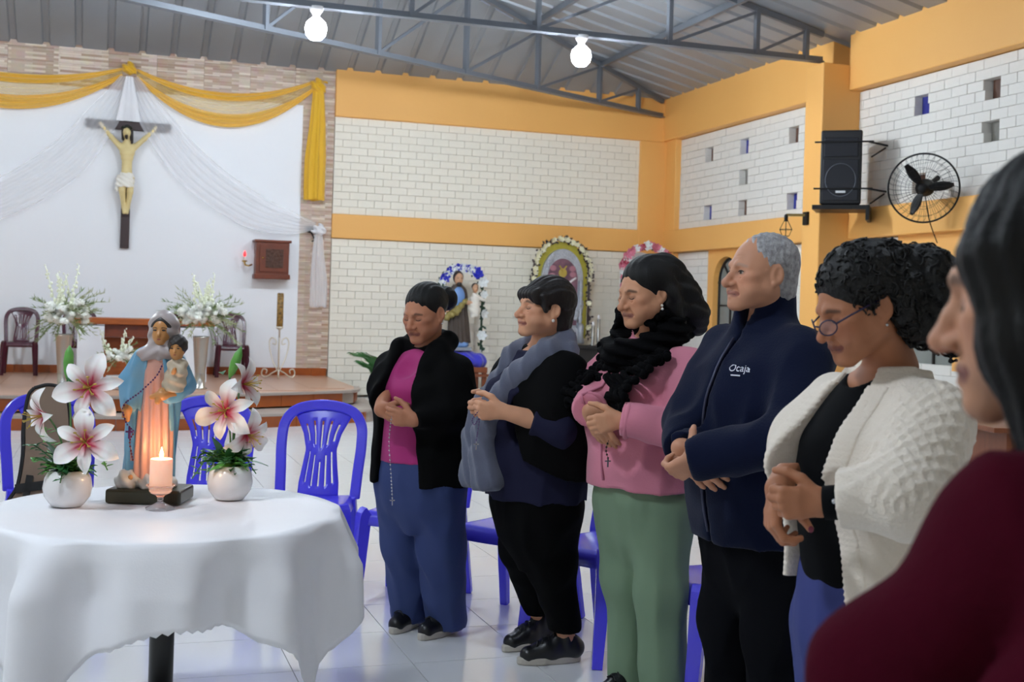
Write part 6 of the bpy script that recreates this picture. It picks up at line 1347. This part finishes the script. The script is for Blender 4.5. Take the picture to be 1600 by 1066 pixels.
# ---- 5: woman in cream cardigan
x, y = fpos(1372, 2.66); P = Person('curly-haired woman with glasses in a cream cardigan and blue jeans', x, y, facing((x, y), 56))
hf = headframe(P.L(1345, 477, 2.60), yaw=-.12, pitch=.40, s=1.0); nb = (0, .04, 1.275)
wL, wR = P.L(1288, 786, 2.42), P.L(1215, 762, 2.55); SR_, SL_ = (-.17, .02, 1.175), (.17, .02, 1.175); ER, EL = Vector(P.L(1262, 690, 2.78)), Vector(P.L(1415, 780, 2.36))
hL = hand(wL, P.D(-RT*.95-UP*.05+FW*.05), P.D(FW*.9), -1, (.7, 1.0, 1.1, 1.2, 1.2), .95); hR = hand(wR, P.D(-RT*.15-UP*.75-FW*.25), P.D(RT*.85-UP*.1+FW*.1), 1, (.4, .75, .85, .9, .95), .98, tdir=P.D(RT*.35-UP*.35-FW*.6))
P.body(hf, dict(age=.45, nose=1.0, fat=.5), (nb, .05), [(hR, ([ER, wR], [.036, .026]), [wR]), (hL, ([EL, wL], [.036, .026]), [wL])], '#aa7050', '#743c36', '#20140f', (core_fn(1.23, .78), (-.25, -.2, .08), (.25, .2, 1.25)))
def w5h(q, p):
    a = [np.abs(q[0]), q[1], q[2]]; d = el(q, (0, .028, .042), (.088, .106, .094)); d = smin(d, chain(q, [(0, .10, .04), (.01, .155, .0), (.02, .175, -.07), (.03, .165, -.13)], [.055, .068, .070, .045], .03), .03); d = smin(d, rc(a, (.055, .06, -.02), (.05, .09, -.09), .04, .04), .03)
    d = ssub(d, el(q, (0, -.108, -.028), (.074, .068, .090)), .010); d = ssub(d, el(q, (0, -.05, -.14), (.12, .09, .09)), .02); d = ssub(d, el(a, (.084, .012, -.016), (.022, .022, .034)), .006)
    amp = np.clip(.35+q[1]*9, .25, 1.3); return d+amp*(.0075*wav(q, 95, 5, n=6)+.0045*wav(q, 200, 6, n=6))
h5 = P.hair(w5h, m_hairc, lo=-.27, hi=.27, h=.0042, zlo=-.26); earring(P, 1, m_silver, 1, .0035)
cq = MB(); rr = random.Random(21); hv = h5.data.vertices   # curls lying on the hair surface
for k in range(900):
    v = hv[rr.randrange(len(hv))]; o_, nn = v.co.copy(), v.normal.copy(); q_ = (hf['R'].T @ (np.array(o_)-hf['c']))
    if q_[1] < -.05 and q_[2] < .06: continue
    e1 = nn.cross(Vector((rr.uniform(-1, 1), rr.uniform(-1, 1), 1))).normalized(); e2 = nn.cross(e1); r_ = rr.uniform(.005, .010); w0 = rr.uniform(0, 6.28); tw = rr.choice((-1, 1)); dn = (e2*.6+Vector((0, .2, -.5)))*.002
    cq.tube([o_+nn*(.0005+.003*math.sin(i*.7))+(e1*math.cos(w0+tw*i*.62)+e2*math.sin(w0+tw*i*.62))*r_+dn*i for i in range(9)], [.001]+[.0024]*6+[.0016, .0006], 4)
cq.build('curls', m_hairc, P.t, True)
sd('hair_clip', lambda p: (lambda q: np.minimum(el(q, (.03, .155, .03), (.035, .018, .024)), el(q, (.03, .165, .005), (.03, .018, .018))))(tohead(p, hf)), hf['c']-.25, hf['c']+.25, .006, mat('glossy black clip', '#0b0b0d', .12), P.t)
m_gf = mat('purple glasses frame', '#241c3c', .25); m_gl = mat('glasses lens', '#9aa6c0', .03, alpha=.07)
gq = thing_child2 = MB()
for e in (-1, 1):
    gq.tube([fromhead((e*(.034+.023*math.cos(a)), -.101+.010*math.cos(a), -.012+.016*math.sin(a)+.003*math.cos(a)), hf) for a in [2*PI*i/24 for i in range(25)]], .0017, 6, cap=False)
    gq.tube([fromhead(v, hf) for v in ((e*.056, -.092, -.006), (e*.072, -.06, .002), (e*.080, .005, .010))], .0022, 6)
gq.tube([fromhead(v, hf) for v in ((-.012, -.109, -.008), (0, -.113, -.005), (.012, -.109, -.008))], .0018, 6); gg = gq.build('glasses', m_gf, P.t, True)
for e in (-1, 1): MB().add([fromhead((e*.034, -.102, -.012), hf)]+[fromhead((e*(.034+.022*math.cos(a)), -.101+.010*math.cos(a), -.012+.015*math.sin(a)), hf) for a in [2*PI*i/20 for i in range(20)]], [(0, 1+i, 1+(i+1) % 20) for i in range(20)]).build('lens', m_gl, gg, thick=.001)
rw = [(.76, .16, .13, 0, 0), (.9, .165, .14, 0, -.01), (1.02, .17, .15, 0, -.018), (1.12, .17, .14, 0, -.015), (1.2, .15, .1, 0, .005), (1.26, .08, .07, 0, .02)]
tee = lambda p: ssub(stack(p, rw)+.003*wav(p, 30, 13, st=(1, 1, .6)), rc(p, (0, -.02, 1.26), (0, -.12, 1.36), .05, .07), .01)
P.part('black_tee', tee, (-.22, -.22, .75), (.22, .2, 1.28), .008, m_tee)
cr_ = [(.66, .225, .185, .0, .02), (.78, .215, .18, 0, .012), (.92, .20, .17, 0, 0), (1.06, .205, .175, 0, -.01), (1.15, .19, .15, 0, 0), (1.21, .15, .11, 0, .015), (1.275, .09, .085, 0, .03)]
def cd(p):
    d = stack(p, cr_, 2.2); s_ = arms(p, [(SR_, ER, wR), (SL_, EL, wL)], [.078, .076, .05]); d = smin(d, s_, .06)-.008*crease(p, 25, 14, (1, 1, .35))
    # diamond cables on the upper sleeve and knit ribs
    E_ = Vector(EL); S_ = Vector(SL_); ax_ = (E_-S_).normalized(); t_ = (p[0]-S_.x)*ax_.x+(p[1]-S_.y)*ax_.y+(p[2]-S_.z)*ax_.z; ang_ = np.arctan2(p[1]-S_.y-t_*ax_.y, p[0]-S_.x-t_*ax_.x)*.075
    m_ = np.clip((p[0]-.13)*14, 0, 1)*np.clip((p[2]-.97)*14, 0, 1); d = d-.007*m_*np.maximum(np.exp(-(np.sin((t_+ang_)*80)*2.2)**2), np.exp(-(np.sin((t_-ang_)*80)*2.2)**2))
    w = np.interp(p[2], [.6, .78, .95, 1.1, 1.2, 1.3], [.145, .125, .095, .080, .07, .06]); d = ssub(d, np.maximum(np.abs(p[0])-w, p[1]+.03), .014); d = np.maximum(d, np.where(p[0] < 0, .80, .665)-p[2]); d = cuffcut(cuffcut(d, p, wR, ER, -.01), p, wL, EL, -.03, .11); return ssub(d, rc(p, nb, (0, -.02, 1.42), .06, .085), .01)
P.part('cardigan', cd, (-.40, -.40, .64), (.42, .30, 1.33), .006, m_cardi)
wf_ = lambda z: np.interp(z, [.6, .78, .95, 1.1, 1.2, 1.3], [.145, .125, .095, .080, .07, .06])
for s in (-1, 1):                                      # ribbed front bands
    def band(p, s=s):
        xs = s*p[0]-wf_(p[2]); return np.maximum(np.maximum(cd(p)-.003-.0009*np.cos(p[2]*480), np.maximum(xs-.048, -.004-xs)), p[1]+.045)
    P.part('ribbed_band', band, (-.22 if s < 0 else .05, -.24, .66), (-.05 if s < 0 else .22, -.02, 1.24), .0042, m_cardi)
for wr, e, off in ((wL, EL, .045),):
    u = (Vector(wr)-Vector(e)).normalized(); b = u.cross(Vector((0, 0, 1))).normalized(); b2 = u.cross(b); q = MB()
    for i in range(26):
        a = 2*PI*i/26; r_ = (b*math.cos(a)+b2*math.sin(a)); q.tube([Vector(wr)-u*(off+.055)+r_*.050, Vector(wr)-u*(off+.02)+r_*.045, Vector(wr)-u*(off-.002)+r_*.042], [.004, .0065, .005], 6)
    q.build('ribbed_cuff', m_cardi, P.t, True)
u = (Vector(wL)-Vector(EL)).normalized(); b = u.cross(Vector((0, 0, 1))).normalized(); b2 = u.cross(b); q = MB(); c = Vector(wL)-u*.022
q.tube([c-u*.022, c, c+u*.022], [.036, .035, .034], 18).build('wrist_band', m_tee, P.t, True); MB().ball(tuple(c+u*.012+Vector(P.D(-FW*.034+UP*.008))), .006, 8, 6).build('band_stud', m_silver, P.t, True)
tp = Vector(hR[-1][0][-1]); MB().ball(tuple(tp+Vector(P.D(-FW*.006))), (.006, .006, .007), 8, 6).build('nail', m_nail, P.t, True)
def j5(p): return trousers(p, [(.44, .05, .06, 0, .015), (.56, .14, .12, 0, .015), (.68, .19, .155, 0, .01), (.80, .175, .14, 0, 0), (.92, .155, .125, 0, 0)], None, [([(-.09, .01, .68), (-.10, -.01, .42), (-.10, .02, .06)], [.115, .09, .08]), ([(.09, .01, .68), (.10, -.01, .42), (.10, .02, .06)], [.115, .09, .08])], seed=9)
P.part('jeans', lambda p: np.maximum(j5(p), .03-p[2]), (-.3, -.26, .02), (.3, .26, .94), .010, m_jean2)
for a, yw in (((-.1, .07, 0), .1), ((.1, .07, 0), -.1)): shoe(P.t, a, yw, .235, m_shoe, m_sole)
# ---- 6: foreground woman in burgundy
x, y = fpos(1705, 1.10); P = Person('dark-haired woman in a burgundy fleece close to the camera at the right', x, y, facing((x, y), 88))
hf = headframe(P.L(1660, 452, 1.08), yaw=-.05, pitch=.16, s=1.0); nb = (0, .04, 1.265)
SR_, SL_ = (-.17, .03, 1.195), (.17, .03, 1.195); wL, wR = (.06, -.15, .90), (-.05, -.17, .92); ER, EL = ik(SR_, wR, .27, .26, (-.6, .3, -.6)), ik(SL_, wL, .27, .26, (.6, .2, -.8))
hL = hand(wL, (-.6, -.7, 0), (-.2, .1, -1), -1, (.5, .6, .6, .7, .7)); hR = hand(wR, (.6, -.7, 0), (.2, .1, -1), 1, (.5, .6, .6, .7, .7))
P.body(hf, dict(age=.3, nose=1.0, fat=.3), (nb, .05), [(hR, ([ER, wR], [.036, .026]), [wR]), (hL, ([EL, wL], [.036, .026]), [wL])], '#b88668', '#7a4a44', '#20140f', (core_fn(1.19, .74), (-.25, -.2, .08), (.25, .2, 1.21)))
def w6h(q, p):
    a = [np.abs(q[0]), q[1], q[2]]; d = el(q, (0, .028, .042), (.086, .104, .092)); d = smin(d, chain(a, [(.056, -.044, .03), (.066, -.038, -.045), (.066, -.016, -.16)], [.034, .030, .028], .02), .03); d = smin(d, chain(q, [(0, .08, 0), (0, .09, -.12), (0, .085, -.2)], [.065, .065, .05], .03), .03)
    d = ssub(d, el(q, (0, -.120, -.030), (.090, .062, .105)), .012); return d+.0022*np.sin(q[1]*260+q[0]*200+3*np.sin(q[2]*20))+.002*wav(q, 70, 7)
P.hair(w6h, m_hairk, h=.0045, zlo=-.27)
rw = [(.62, .20, .17, 0, 0), (.8, .21, .18, 0, 0), (1.0, .205, .175, 0, -.01), (1.12, .2, .165, 0, -.01), (1.20, .175, .12, 0, .01), (1.26, .10, .085, 0, .03)]
def bf(p):
    d = smin(stack(p, rw, 2.2), arms(p, [(SR_, ER, wR), (SL_, EL, wL)], [.088, .095, .07]), .05); fold = chain(p, [(.13, .02, 1.235), (.15, -.06, 1.185), (.15, -.13, 1.08), (.13, -.15, .9)], [.07, .075, .078, .078], .03); d = smin(d, fold, .012); d = smin(d, chain(p, [(.205, .05, 1.16), (.235, -.03, 1.08), (.225, -.09, .98), (.2, -.11, .85)], [.055, .058, .06, .06], .03), .005)
    d = d-.010*crease(p, 18, 15, (1, 1, .6)); d = cuffcut(cuffcut(d, p, wR, ER), p, wL, EL); return ssub(d, rc(p, nb, (0, -.03, 1.4), .06, .085), .01)
P.part('burgundy_fleece', bf, (-.36, -.50, .6), (.40, .30, 1.28), .009, m_burg)
P.part('collar', lambda p: ssub(chain(p, [(.06, -.05, 1.23), (.085, .02, 1.26), (.05, .1, 1.29), (-.05, .1, 1.29), (-.085, .02, 1.26), (-.06, -.05, 1.23)], [.026, .034, .036, .036, .034, .026], .02), rc(p, nb, (0, -.03, 1.4), .055, .07), .008), (-.16, -.16, 1.15), (.16, .18, 1.36), .008, m_blkcot)
P.part('trousers', lambda p: np.maximum(j5(p), .03-p[2]), (-.3, -.26, .02), (.3, .26, .94), .014, m_blkp)
for a, yw in (((-.1, .07, 0), .1), ((.1, .07, 0), -.1)): shoe(P.t, a, yw, .235, m_shoe, m_sole)
